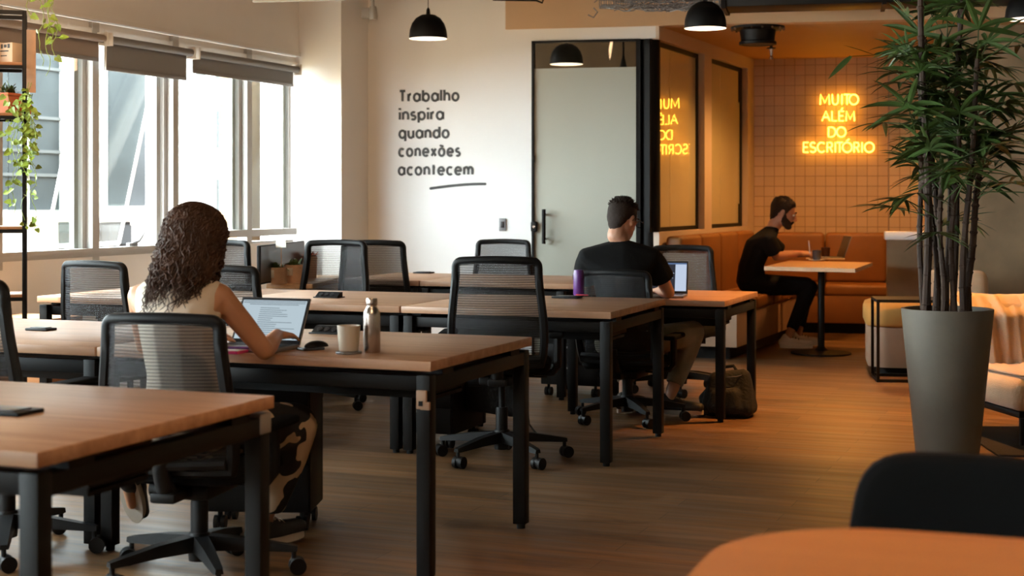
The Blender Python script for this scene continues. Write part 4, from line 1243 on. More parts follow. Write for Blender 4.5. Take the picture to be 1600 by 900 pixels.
bx2 = thing('paper_box', 'plain pale box cut by the picture edge on the upper shelf board', 'box', tuple(on_shelf(-.175, .09, 100)), RZ)
MB().box((0, 0, .055), (.10, .11, .11), .003).build('carton', MT['card'], bx2)
MB().hull([((0, 0, .13), (.05, .04, .028)), ((.01, 0, .155), (.03, .03, .02))]).build('wrapped_paper', MT['paper'], bx2)
def vine_plant(label, root, strands, seed, scale=1.0, pot=True):
    r = random.Random(seed)
    t = thing('trailing_ivy', label, 'hanging plant', tuple(root), 0, 'trailing ivy plants')
    st = MB(); lf = MB()
    for (x, y, z0, z1, n) in strands:
        pts = []
        m = max(4, int(abs(z0 - z1) / .03))
        for k in range(m + 1):
            u = k / m
            pts.append(V((x + math.sin(k * .9 + x * 40) * .012 + r.uniform(-.008, .008), y + r.uniform(-.012, .012), z0 + (z1 - z0) * u)))
        st.tube(pts, .0018, 5)
        for _ in range(n):
            p = pts[min(m, int(r.random() * (m + 1)))]
            a_ = r.uniform(0, 6.28)
            d = V((math.cos(a_), math.sin(a_) * .7, r.uniform(-1.1, .1)))
            nn = V((r.uniform(-.6, .6), -1, r.uniform(-.2, .8))).normalized()
            if abs(d.normalized().dot(nn)) > .9: continue
            q = p + d.normalized() * r.uniform(.01, .03)
            st.tube([p, q], .001, 4)
            ivy_leaf(lf, q, d, nn, r.uniform(.018, .036) * scale)
    st.build('stem', MT['ivy'], t); lf.build('foliage', MT['ivy'], t, smooth=0, fix=False)
    return t
# ivy in a pot on the second board spilling down beside the post
rt = on_shelf(-.02, .05, 179)
iv = vine_plant('long green ivy trailing down the shelf post below the terracotta planter', (rt.x, rt.y, rt.z), [(-.035 + .018 * k, -.05 - .02 * (k % 2), .02 + .08 * (k % 3 == 0), -.18 - .5 * ((k * 37) % 10) / 10, 17) for k in range(8)] + [(.07, -.05, .16, -.22, 22), (.05, -.05, .16, -.10, 14), (.035, -.04, .10, -.28, 16)], 4, 1.0)
MB().lathe([(0, 0), (.03, 0), (.035, .05), (0, .05)], c=(.0, .08, 0), n=16).build('pot', MT['pot_clay'], iv)
rt2 = at(64, -60, SY - .05)
iv2 = vine_plant('sparse ivy strands hanging from above next to the shelf top', (rt2.x, rt2.y, rt2.z), [(-.06, 0, .02, -.30, 5), (.05, .0, .02, -.40, 8), (.075, -.01, .02, -.52, 11), (.035, 0, -.1, -.60, 10), (.0, .0, -.02, -.55, 8)], 9, 1.15)
ivp = MB().lathe([(0, 0), (.05, 0), (.07, .10), (0, .10)], c=(.02, 0, .01), n=20).build('pot', MT['pot_clay'], iv2)
MB().cyl((.02, 0, .10), (.02, 0, ZC - rt2.z), .003, n=6).build('hanging_cord', MT['black'], iv2)
# cabinet under the shelf foot and the sideboard that carries the pots and the monitor
q = on_z(40, 466, .585)
cbn = thing('low_cabinet', 'low tan wooden cabinet at the foot of the plant shelf', 'cabinet', (sp0.x - .33, sp0.y + .60, 0), RZ)
MB().box((.08, .2, .30), (.44, .30, .60), .004).build('body', MT['shelf_wood'], cbn)
MB().box((-.03, .042, .30), (.20, .02, .52), .002).build('door', MT['shelf_wood'], cbn); MB().box((.19, .042, .30), (.20, .02, .52), .002).build('door', MT['shelf_wood'], cbn)
SBY = 9.75
s0 = on_z(478, 446, .74); s0 = V((s0.x, s0.y, 0))
sbz = .735
SBR = 83
ux = V((math.cos(R(SBR)), math.sin(R(SBR)), 0)); uy = V((-ux.y, ux.x, 0))
s0 = on_z(487, 443.5, sbz); s0.z = 0
sbd = thing('window_sideboard', 'narrow wooden sideboard by the window carrying the plant pots and the monitor', 'sideboard', tuple(s0), SBR)
# local x runs away from the camera, y towards the window
MB().box((.52, .14, sbz - .015), (1.10, .30, .03), .003).build('top', MT['cafe_top'], sbd)
MB().box((.54, .145, (sbz - .03) / 2), (1.02, .25, sbz - .03), .003).build('body', MT['white'], sbd)
def pot(x, y, label, r=.07, h=.105, seed=1, tall=False):
    p = on_z(x, y, sbz)
    t = thing('potted_plant', label, 'potted plant', (p.x, p.y, sbz), RZ)
    MB().lathe([(0, 0), (r * .94, 0), (r, h), (r * .93, h), (r * .88, h - .015), (0, h - .02)], n=30).build('pot', MT['pot_wood'], t)
    MB().lathe([(0, h - .016), (r * .88, h - .012)], n=20).build('soil', MT['soil'], t)
    MB().box((0, -r * .985, h * .62), (.042, .006, .05), .001).build('pot_tag', MT['paper'], t)
    r_ = random.Random(seed); mb = MB()
    for k in range(34):
        a_ = r_.uniform(0, 6.28); el = r_.uniform(.2, 1.35)
        leaf(mb, V((r_.uniform(-.03, .03), r_.uniform(-.03, .03), h - .015)), V((math.cos(a_) * math.cos(el), math.sin(a_) * math.cos(el), math.sin(el))), V((0, 0, 1)), r_.uniform(.05, .11), .020, .5, 4, .3)
    mb.build('foliage', MT['succulent'], t, smooth=0, fix=False)
    return t
p1 = pot(432, 443, 'copper brown pot with a small plant and a white sign stick, beside the monitor', seed=1)
MB().cyl((.035, 0, .08), (.035, 0, .235), .003, n=6).build('sign_stick', MT['pot_wood'], p1)
MB().box((.035, -.004, .255), (.075, .003, .048)).build('sign_card', MT['paper'], p1)
pot(461, 441, 'copper brown pot with bushy leaves, behind the chair with see-through back', seed=2, h=.115)
p3 = on_z(493, 436, sbz)
t3 = pot(484, 434, 'terracotta pot with white rim, half hidden behind the chair back', .05, .15, seed=3)
t3.children[0].data.materials[0] = MT['pot_clay']
mn0 = V(s0) + ux * 1.00 + uy * .20
mn0 = at(473, 400, 10.38)
mon = thing('monitor', 'large dark monitor standing behind the two plant pots by the window', 'monitor', (mn0.x, mn0.y, sbz), SBR)
MB().box((-.53, .0, .130), (1.06, .022, .245), .004).build('casing', MT['blackp'], mon)
MB().box((-.53, -.0125, .132), (1.04, .002, .225)).build('screen', MT['lap_dark'], mon)
MB().box((-.45, .02, .06), (.06, .03, .12), .004).box((-.45, .02, .006), (.22, .10, .012), .004).build('stand', MT['blackp'], mon)
del p3

# ------------------------------------------------------------------ big palm in the tall grey planter
PP = on_z(1480, 722, 0); PP.y += .15; PP.x = (1480 - 800) / FPX * PP.y
palm = thing('potted_palm', 'tall lady palm in a high tapered grey planter', 'potted palm', (PP.x, PP.y, 0))
PH = .735
MB().lathe([(0, 0), (.150, 0), (.153, .02), (.222, PH - .01), (.222, PH), (.205, PH), (.196, PH - .06), (0, PH - .06)], n=56).build('planter', MT['planter'], palm)
MB().lathe([(0, PH - .055), (.196, PH - .050)], n=30).build('soil', MT['soil'], palm)
r = random.Random(11)
canes = []
for k in range(13):
    a_ = 2.4 * k; rr = .03 + .11 * math.sqrt(k / 13)
    b0 = V((rr * math.cos(a_), rr * math.sin(a_) * .9, PH - .05))
    lean = V((math.cos(a_), math.sin(a_), 0)) * r.uniform(.01, .085)
    h = r.uniform(.75, 1.75) if k else 1.75
    pts = []
    for j in range(9):
        u = j / 8
        pts.append(b0 + lean * u * u * 1.4 + V((.012 * math.sin(u * 7 + k), .012 * math.cos(u * 6 + k), h * u)))
    canes.append(pts)
    rad = r.uniform(.010, .017)
    mb = MB(); mb.tube(pts, [rad * (1.15 - .35 * j / 8) for j in range(9)], 8)
    for j in range(12):      # leaf sheath rings
        u = (j + .5) / 12 * 8; i = min(7, int(u)); p = pts[i].lerp(pts[i + 1], u - i)
        mb.lathe([(rad * .9, -.012), (rad * 1.3, 0), (rad * .9, .010)], c=tuple(p), n=8)
    mb.build('cane', MT['cane'], palm)
def frond(p, d, pet, L, nl, droop=.35):
    mb = MB()
    d = d.normalized()
    up = V((0, 0, 1)); s = d.cross(up).normalized()
    pts = [p + d * (pet * u) - V((0, 0, 1)) * (.10 * pet * u * u) for u in (0, .25, .5, .75, 1)]
    mb.tube(pts, [.0038, .0034, .003, .003, .003], 5)
    e = pts[-1]; dd = (pts[-1] - pts[-2]).normalized()
    s = dd.cross(up).normalized(); nn = s.cross(dd).normalized()
    tilt = r.uniform(-.5, .35)
    for k in range(nl):
        a_ = R(-105 + 210 * k / (nl - 1)) + r.uniform(-.08, .08)
        ld = dd * math.cos(a_) + s * math.sin(a_) + nn * tilt * .6
        leaf(mb, e, ld, nn, L * (1 - .22 * abs(a_) / 1.8) * r.uniform(.86, 1.1), L * r.uniform(.08, .115), droop * r.uniform(.6, 1.5), 5, .25)
    mb.build('frond', MT['leaf'], palm, smooth=0, fix=False)
nf = 0
for k, pts in enumerate(canes):
    top = pts[-1]
    for j in range(10):
        u = 8 - r.uniform(0, 6.4 if k % 3 == 0 else 4.4) * (j / 9.0); i = min(7, int(u)); p = pts[i].lerp(pts[i + 1], min(1, u - i))
        a_ = j * 2.4 + k * 1.1 + r.uniform(-.3, .3)
        el = r.uniform(.0, .95) if j > 1 else r.uniform(.8, 1.3)
        d = V((math.cos(a_) * math.cos(el), math.sin(a_) * math.cos(el), math.sin(el)))
        pe, le = r.uniform(.14, .33), r.uniform(.21, .32)
        if 1.22 < p.z < 1.97 and p.x + d.x * (pe + le * .8) < -.38: d.x *= -.6
        frond(p, d, pe, le, r.choice((6, 7, 8, 9)))
        nf += 1
# one stray frond reaching out over the alcove wall
r = random.Random(2)
mb = MB()
e0 = canes[0][6]; e1 = at(1366, 86, PP.y) - V(palm.location); e2 = at(1330, 88, PP.y - .05) - V(palm.location)
mb.tube([e0, e0.lerp(e1, .5) + V((0, 0, .07)), e1, e2], [.004, .003, .002, .0018], 5)
leaf(mb, e1, V((-1, 0, .35)), V((0, -.3, 1)), .17, .028, .05)
leaf(mb, e2, V((-.8, -.2, -.7)), V((-.4, -1, .4)), .17, .030, .1)
leaf(mb, e1, V((.6, 0, .25)), V((0, -.3, 1)), .05, .03, .05)
mb.build('frond', MT['leaf'], palm, smooth=0, fix=False)

# ------------------------------------------------------------------ alcove: bench seat, table and what is on it
def soft_box(mb, c, s, bev, M=None): mb.box(c, s, bev, 4, M)
MS = frame(CORNER, SIDE)              # local x along the side wall, y into the wall
z_b = zpx(1110, 366, CORNER - SN * .12, SIDE)
bn = thing('corner_bench', 'brown leather corner bench along the glass room side and the tiled wall', 'bench seat', tuple(CORNER), math.degrees(math.atan2(SIDE.y, SIDE.x)))
# local frame of the thing: x along SIDE, y into the wall (so the room is at -y)
L = sE
mb = MB()
mb.prism([(.06, -.02, .10), (L - .06, -.02, .10), (L - .06, -.62, .10), (.06, -.62, .10)], (0, 0, .26)).build('base', MT['beige'], bn)
MB().prism([(.12, -.04, 0), (L - .06, -.04, 0), (L - .06, -.55, 0), (.12, -.55, 0)], (0, 0, .10)).build('plinth', MT['black'], bn)
x = .10
for k in range(4):
    w = (L - .72) / 4
    MB().box((x + w / 2, -.36, .41), (w - .008, .54, .11), .03, 4).build('seat_cushion', MT['leather'], bn)
    MB().box((x + w / 2, -.09, .70), (w - .008, .14, z_b - .46 + .04), .035, 4).build('back_cushion', MT['leather'], bn)
    x += w
MB().box((.05, -.20, .60), (.03, .36, .48), .004).build('end_panel', MT['beige'], bn)
MTW = Matrix.LocRotScale(bn.location, bn.rotation_euler, None).inverted() @ frame(TILE0, AW)
zb2 = EYE - (363 - HOR) / FPX * 14.75
lw = tpx(1386, TILE0, AW)
MB().box((lw / 2, -.32, .23), (lw, .60, .26), .004, M=MTW).build('base', MT['leather'], bn)
MB().box((lw / 2, -.30, .05), (lw, .50, .10), 0, M=MTW).build('plinth', MT['black'], bn)
for k in range(2):
    w = (lw - .1) / 2
    MB().box((.1 + w * (k + .5), -.36, .41), (w - .008, .54, .11), .03, 4, M=MTW).build('seat_cushion', MT['leather'], bn)
    MB().box((.1 + w * (k + .5), -.10, (zb2 + .46) / 2), (w - .008, .15, zb2 - .46), .04, 4, M=MTW).build('back_cushion', MT['leather'], bn)
# table
tz = .735
tF0 = on_z(1194, 416.5, tz); tF1 = on_z(1336, 420, tz); tB1 = on_z(1384, 402.5, tz)
tdir = (tF1 - tF0); tdir.z = 0
side_v = (tB1 - tF1); side_v.z = 0; side_v = side_v.normalized() * 1.25
tc = (tF0 + tF1) / 2 + side_v / 2
pcx = at(1283, 552, 12.4)
at_ = thing('cafe_table', 'wooden topped cafe table in the alcove on a single black column', 'table', (tc.x, tc.y, 0))
mb = MB()
q = [V(p) - V(tc) for p in (tF0, tF1, tF1 + side_v, tF0 + side_v)]
for p in q: p.z = tz - .03
mb.prism(q, (0, 0, .03)).build('tabletop', MT['cafe_top'], at_)
o_ = V((pcx.x - tc.x, pcx.y - tc.y, 0))
MB().lathe([(0, 0), (.245, 0), (.245, .012), (.06, .028), (.035, .05), (.028, .06), (.028, tz - .045), (.10, tz - .045), (.10, tz - .03), (0, tz - .03)], c=tuple(o_), n=36).build('pedestal', MT['black'], at_)
for (xa, ya, xb, yb) in ((1231, 430, 1217, 557), (1321, 430, 1334, 561)):
    pb_ = on_z(xb, yb, 0); pt = at(xa, ya, pb_.y + .05)
    pt.z = tz - .03
    MB().tube([pb_ - V(tc), pt - V(tc)], .009, 8).build('leg', MT['black'], at_)
def on_cafe(x, y): return on_z(x, y, tz)
laptop(V(on_cafe(1318, 405)) + V((0, 0, 0)), WR - 78, 'open brown lit laptop seen from behind its lid on the alcove table', .30, .21, 110, 'back')
cp = thing('espresso_cup', 'dark blue patterned cup on a white saucer on the alcove table', 'cup', tuple(on_cafe(1276, 408)))
MB().lathe([(0, .004), (.03, .004), (.070, .010), (.072, .014), (.03, .012), (0, .012)], n=30).build('saucer', MT['white'], cp)
MB().lathe([(0, .012), (.028, .012), (.036, .03), (.040, .095), (.036, .095), (.032, .03), (0, .02)], n=28).build('cup', MT['navy'], cp)
cg = thing('coffee_glass', 'brown filled tumbler behind the blue cup on the alcove table', 'glass', tuple(on_cafe(1290, 403)))
MB().lathe([(0, 0), (.036, 0), (.042, .095), (.038, .095), (.034, .008), (0, .008)], n=28).build('tumbler', MT['coffee'], cg)
MB().lathe([(0, .01), (.034, .01), (.036, .085), (0, .085)], n=24).build('coffee', MT['coffee'], cg)
nb2 = thing('paper_pad', 'flat pale paper pad between the cups and the alcove laptop', 'paper pad', tuple(on_cafe(1286, 405)), WR)
MB().box((.02, .02, .004), (.34, .2, .008), .001).build('pad', MT['card'], nb2)

# ------------------------------------------------------------------ lounge: ottoman, wire side table, armchair with throw, rug
oF = on_z(1368, 585, 0)
ot = thing('ottoman_bench', 'beige bench with thick mustard seat cushion behind the planter', 'bench', (oF.x, oF.y, 0), RZ + 10)
def rrect(w, d, r_, n=6):
    pts = []
    for cx, cy, a0 in ((w / 2 - r_, -d / 2 + r_, -90), (w / 2 - r_, d / 2 - r_, 0), (-w / 2 + r_, d / 2 - r_, 90), (-w / 2 + r_, -d / 2 + r_, 180)):
        for k in range(n + 1):
            a_ = R(a0 + 90 * k / n); pts.append((cx + r_ * math.cos(a_), cy + r_ * math.sin(a_)))
    return pts
MB().prism([(x + .45, y + .42, .05) for x, y in rrect(1.0, .84, .16)], (0, 0, .29)).build('body', MT['beige'], ot)
MB().prism([(x + .45, y + .42, 0) for x, y in rrect(.90, .74, .14)], (0, 0, .05)).build('plinth', MT['black'], ot)
mb = MB()
rp = rrect(1.04, .88, .18)
lv = [(.0, .345), (.97, .345), (1.0, .365), (1.0, .46), (.975, .495), (.90, .510), (.0, .515)]
rings = []
for s_, z in lv[1:-1]:
    rings.append([mb.bm.verts.new((x * s_ + .45, y * s_ + .42, z)) for x, y in rp])
for a, b in zip(rings, rings[1:]):
    for k in range(len(a)): mb.bm.faces.new((a[k], a[(k + 1) % len(a)], b[(k + 1) % len(a)], b[k]))
mb.bm.faces.new(rings[0][::-1]); mb.bm.faces.new(rings[-1])
mb.build('seat_cushion', MT['mustard'], ot, smooth=60)
MB().box((.62, .70, .66), (.50, .16, .34), .07, 4, M=Matrix.Rotation(R(-8), 4, 'X')).build('back_pillow', MT['throw'], ot)
w0 = on_z(1372, 597, 0)
wt = thing('side_table', 'open black wire side table in front of the mustard bench', 'side table', (w0.x, w0.y, 0), RZ + 14)
wz = EYE - (468 - HOR) / FPX * w0.y
for (x, y) in ((0, 0), (.42, 0)):
    pass
for y in (0, .36): MB().box((.0, y, wz / 2), (.02, .02, wz)).build('upright', MT['black'], wt)
mb = MB()
for z in (.01, wz - .01):
    for y in (0, .36): mb.box((.21, y, z), (.42, .02, .02))
    for x in (0, .42): mb.box((x, .18, z), (.02, .36, .02))
mb.build('wire_frame', MT['black'], wt)
MB().box((.21, .18, wz - .004), (.40, .34, .008)).build('table_plate', MT['black'], wt)
ACp = on_z(1572, 672, 0)
ac_t = thing('lounge_armchair', 'tan upholstered armchair with dark slim legs behind the planter', 'armchair', (2.93, 8.05, 0), 8)
mb = MB(); soft_box(mb, (0, 0, .275), (.86, .74, .17), .06); mb.build('seat_cushion', MT['throw'], ac_t)
MB().box((0, 0, .175), (.80, .68, .035), .01).build('frame', MT['black'], ac_t)
def bk(u, v):
    a_ = u * 2 * math.pi; ex = 3.2; ca, sa = math.cos(a_), math.sin(a_); k = (abs(ca) ** ex + abs(sa) ** ex) ** (-1 / ex)
    lev = [(0, .24), (1, .24), (1.0, .44), (.97, .58), (.86, .69), (.5, .735), (0, .74)]
    f = v * 6; i = min(5, int(f)); q_ = f - i
    s_ = lev[i][0] * (1 - q_) + lev[i + 1][0] * q_; z = lev[i][1] * (1 - q_) + lev[i + 1][1] * q_
    return V((.43 * ca * k * s_, .34 + .13 * sa * k * s_ + (z - .3) * .18, z))
mb = MB(); mb.grid(bk, 40, 24, True); bmesh.ops.remove_doubles(mb.bm, verts=mb.bm.verts, dist=.0005); mb.build('backrest', MT['throw'], ac_t, smooth=60)
for x in (-.34, .34):
    for y in (-.26, .26):
        MB().tube([(x * 1.05, y * 1.08, 0), (x, y, .165)], [.012, .018], 10).build('leg', MT['black'], ac_t)
def thr(u, v):
    x = -.435 + .62 * u; s_ = v * 1.10
    wob = .012 * math.sin(u * 46 + v * 3) + .010 * math.sin(u * 27 - v * 5 + 1)
    if s_ < .52:
        z = .765 - s_ * .755; y = .335 + (z - .3) * .18 - .150
        if z > .66: y += (z - .66) * 1.1
        return V((x + .06 * v, y - .012 + wob, z - .02 * math.sin(u * 3.1)))
    t_ = s_ - .52
    return V((x + .06 * v, .18 - t_ * .9, .376 + .5 * abs(wob)))
mb = MB(); mb.grid(thr, 60, 40)
th = mb.build('throw_blanket', MT['throw'], None, smooth=70)
sm = th.modifiers.new('t', 'SOLIDIFY'); sm.thickness = .010
th.matrix_world = Matrix.LocRotScale(ac_t.location, ac_t.rotation_euler, None)
tag(th, 'creased beige throw draped over the backrest of the tan armchair', 'throw')
rugc = on_z(1536, 670, 0)
rug = MB().box((.95, -.42, .006), (2.2, .95, .012), .004).build('floor_rug', MT['rug'])
rug.location = (rugc.x - .0, rugc.y - .03, 0); rug.rotation_euler = (0, 0, R(-4)); tag(rug, 'dark flat rug on the floor next to the grey planter', 'rug')
# small plant with pale tips behind the armchair
sp_ = at(1538, 470, 9.6)
pz = thing('small_fern', 'little leafy plant glimpsed behind the planter, next to the armchair back', 'plant', (sp_.x, sp_.y, 0))
MB().lathe([(0, 0), (.09, 0), (.11, .30), (.10, .30), (.09, .27), (0, .27)], n=24).build('pot', MT['planter'], pz)
mb = MB(); r = random.Random(33)
for k in range(26):
    a_ = r.uniform(0, 6.28); el = r.uniform(.5, 1.35)
    d = V((math.cos(a_) * math.cos(el), math.sin(a_) * math.cos(el), math.sin(el)))
    h = r.uniform(.15, .42); mb.tube([V((0, 0, .27)), d * h + V((0, 0, .27))], .002, 4)
    for j in range(4): leaf(mb, V((0, 0, .27)) + d * h * (.55 + .15 * j), V((r.uniform(-1, 1), r.uniform(-1, 1), r.uniform(-.4, .5))), V((0, 0, 1)), r.uniform(.05, .09), .022, .4, 4)
mb.build('foliage', MT['succulent'], pz, smooth=0, fix=False)

# ------------------------------------------------------------------ closest table and dining chair
ft = thing('lounge_table', 'orange wooden table with rounded corner cut by the bottom edge of the picture', 'table', (0.385, 2.535, 0), -19.2)
W_, D_, rr = 1.5, 1.0, .27
pts = []
for k in range(17):
    a_ = R(180 - 90 * k / 16); pts.append((rr + rr * math.cos(a_), -rr + rr * math.sin(a_)))
for k in range(17):
    a_ = R(90 - 90 * k / 16); pts.append((W_ - rr + rr * math.cos(a_), -rr + rr * math.sin(a_)))
for k in range(17):
    a_ = R(0 - 90 * k / 16); pts.append((W_ - rr + rr * math.cos(a_), -D_ + rr + rr * math.sin(a_)))
for k in range(17):
    a_ = R(270 - 90 * k / 16); pts.append((rr + rr * math.cos(a_), -D_ + rr + rr * math.sin(a_)))
MB().prism([(x, y, .712) for x, y in pts], (0, 0, .028)).build('tabletop', MT['front_top'], ft)
MB().lathe([(0, 0), (.27, 0), (.27, .012), (.05, .03), (.04, .05), (.04, .69), (.2, .70), (.2, .712), (0, .712)], c=(W_ / 2, -D_ / 2, 0), n=36).build('pedestal', MT['black'], ft)
dcp = V((1.80, 0, 0))
dpos = at(1420, 800, 2.86)
dc = thing('dining_chair', 'black upholstered dining chair with rounded back tucked at the closest table', 'chair', (dpos.x + .035, dpos.y - .20, 0), 180 - 18)
# local: +y is the way the chair faces
mb = MB(); soft_box(mb, (0, .02, .44), (.44, .44, .07), .03); mb.build('seat', MT['chair_fabric'], dc, smooth=60)
def dbk(u, v):
    a_ = u * 2 * math.pi; ex = 4.2; ca, sa = math.cos(a_), math.sin(a_); k = (abs(ca) ** ex + abs(sa) ** ex) ** (-1 / ex)
    return a_, ca * k, sa * k
mb = MB()
def shell(u, v):
    a_ = u * 2 * math.pi; ex = 4.5; ca, sa = math.cos(a_), math.sin(a_); k = (abs(ca) ** ex + abs(sa) ** ex) ** (-1 / ex)
    px_, pz_ = ca * k, sa * k
    lev = [(0, -1), (.90, -1), (.985, -.75), (1, 0), (.985, .75), (.90, 1), (0, 1)]
    f = v * 6; i = min(5, int(f)); q_ = f - i
    s_ = lev[i][0] * (1 - q_) + lev[i + 1][0] * q_; t_ = lev[i][1] * (1 - q_) + lev[i + 1][1] * q_
    z = .615 + .175 * pz_ * s_
    x = px_ * s_ * (.235 - .045 * (z - .44) / .35)
    return V((x, -.205 + .022 * t_ - (z - .44) * .12 + .35 * x * x, z))
mb.grid(shell, 56, 24, True); bmesh.ops.remove_doubles(mb.bm, verts=mb.bm.verts, dist=.0005)
mb.build('backrest', MT['chair_fabric'], dc, smooth=60)
for x in (-.18, .18):
    for y in (-.17, .20): MB().tube([(x * 1.12, y * 1.1, 0), (x, y, .41)], [.011, .016], 10).build('leg', MT['black'], dc)
# ------------------------------------------------------------------ people
MT['skin_w'] = mat('skin_warm', (.60, .29, .16), .5, sub=.15, var=.05, vscale=8)
MT['skin_m'] = mat('skin_light', (.52, .27, .17), .5, sub=.15, var=.05, vscale=8)
MT['skin_b'] = mat('skin_tan', (.46, .23, .14), .5, sub=.15, var=.05, vscale=8)
MT['hair'] = mat('dark_brown_hair', (.070, .034, .020), .5, spec=.25, bump=.3, bscale=120, var=.3, vscale=20)
MT['hair_m'] = mat('short_dark_hair', (.022, .012, .008), .7, spec=.2, bump=.6, bscale=180)
MT['cream'] = mat('cream_blouse', (.84, .71, .57), .8, bump=.35, bscale=14, var=.05, vscale=10)
MT['tee'] = mat('black_tshirt', (.008, .0078, .008), .9, spec=.15, bump=.5, bscale=11)
MT['jeans'] = mat('olive_grey_trousers', (.21, .19, .14), .85, bump=.4, bscale=16, var=.2, vscale=9)
MT['dark_trousers'] = mat('dark_trousers', (.009, .009, .010), .9, spec=.15, bump=.3, bscale=16)
MT['shoe_w'] = mat('white_sneaker', (.85, .78, .68), .6)
MT['shoe_b'] = mat('black_sneaker', (.018, .018, .02), .6)
MT['sole'] = mat('pale_sole', (.58, .50, .42), .6)
def pattern_mat():
    m = mat('black_and_cream_print', (.62, .46, .30), .8)
    nt = m.node_tree; b = nt.nodes['Principled BSDF']
    tc = nt.nodes.new('ShaderNodeTexCoord'); vo = nt.nodes.new('ShaderNodeTexNoise'); vo.inputs['Scale'].default_value = 9; vo.inputs['Detail'].default_value = 1.5
    nt.links.new(tc.outputs['Object'], vo.inputs['Vector'])
    rp = nt.nodes.new('ShaderNodeValToRGB'); rp.color_ramp.interpolation = 'CONSTANT'
    rp.color_ramp.elements[0].color = (.012, .012, .012, 1); rp.color_ramp.elements[1].position = .49; rp.color_ramp.elements[1].color = (.62, .46, .30, 1)
    nt.links.new(vo.outputs['Fac'], rp.inputs[0]); nt.links.new(rp.outputs[0], b.inputs['Base Color'])
    return m
MT['print'] = pattern_mat()
MT['eye'] = mat('eye_white', (.42, .38, .35), .4)

def hand_prims(mb, w, d, n, thumb, curl=.35, s=1.0, spread=.10):
    """palm and five separate fingers: w wrist, d finger direction, n palm normal, thumb side direction"""
    d = V(d).normalized(); n = V(n); n = (n - d * n.dot(d)).normalized(); t = V(thumb); t = (t - d * t.dot(d) - n * t.dot(n)).normalized()
    w = V(w)
    mb.hull([(w, .022 * s), (w + d * .03 * s + t * .018 * s, .015 * s), (w + d * .03 * s - t * .018 * s, .015 * s), (w + d * .078 * s + t * .030 * s, .0105 * s), (w + d * .082 * s, .0115 * s), (w + d * .074 * s - t * .030 * s, .0095 * s)])
    for k, (off, ln, fw) in enumerate(((.030, .068, .078), (.010, .078, .083), (-.0115, .072, .080), (-.031, .056, .071))):
        p = w + d * fw * s + t * off * s
        ang = curl
        dirv = (d + t * (off / .031) * spread).normalized()
        for q, (f, r0, r1) in enumerate(((.45, .0088, .0082), (.30, .0082, .0075), (.25, .0075, .0062))):
            e = p + (dirv * math.cos(ang) + n * math.sin(ang)) * ln * f * s
            mb.cap(p, r0 * s, e, r1 * s); p = e; ang += curl * .9
    p = w + d * .022 * s + t * .020 * s
    for (dv, ln, r0, r1) in (((d * .55 + t * .85 + n * .25), .042, .012, .010), ((d * .85 + t * .45 + n * .3), .032, .010, .0088), ((d * .97 + t * .1 + n * .25), .024, .0088, .007)):
        e = p + V(dv).normalized() * ln * s
        mb.cap(p, r0 * s, e, r1 * s); p = e

def head_matrix(c, yaw, pitch=0, roll=0, s=1.0):
    return T(*c) @ Matrix.Rotation(yaw, 4, 'Z') @ Matrix.Rotation(R(pitch), 4, 'X') @ Matrix.Rotation(R(roll), 4, 'Y') @ Matrix.Scale(s, 4)
def head_prims(mb, M, fem=False):
    mb.hull([((0, -.012, .030), (.075, .094, .086))], M, 3)
    mb.hull([((0, .040, .005), (.060, .044, .055)), ((0, .052, -.060), (.040, .036, .030)), ((0, .058, -.088), (.024, .026, .020)), ((.048, -.005, -.045), (.016, .03, .025)), ((-.048, -.005, -.045), (.016, .03, .025))], M)
    mb.hull([((0, .088, .012), (.008, .010, .012)), ((0, .110, -.026), (.010, .010, .009))], M)
    mb.hull([((.012, .094, -.032), (.009, .010, .007)), ((-.012, .094, -.032), (.009, .010, .007))], M)
    mb.hull([((0, .086, .030), (.044, .010, .008))], M)
    mb.hull([((0, .089, -.053), (.021, .008, .0055))], M); mb.hull([((0, .087, -.063), (.018, .008, .006))], M)
    for sx in (-1, 1):
        mb.hull([((sx * .076, -.008, .012), (.008, .017, .017)), ((sx * .074, -.004, -.024), (.006, .010, .012))], M)
    mb.hull([((0, -.030, -.050), .052), ((0, -.035, -.100), .054)], M)

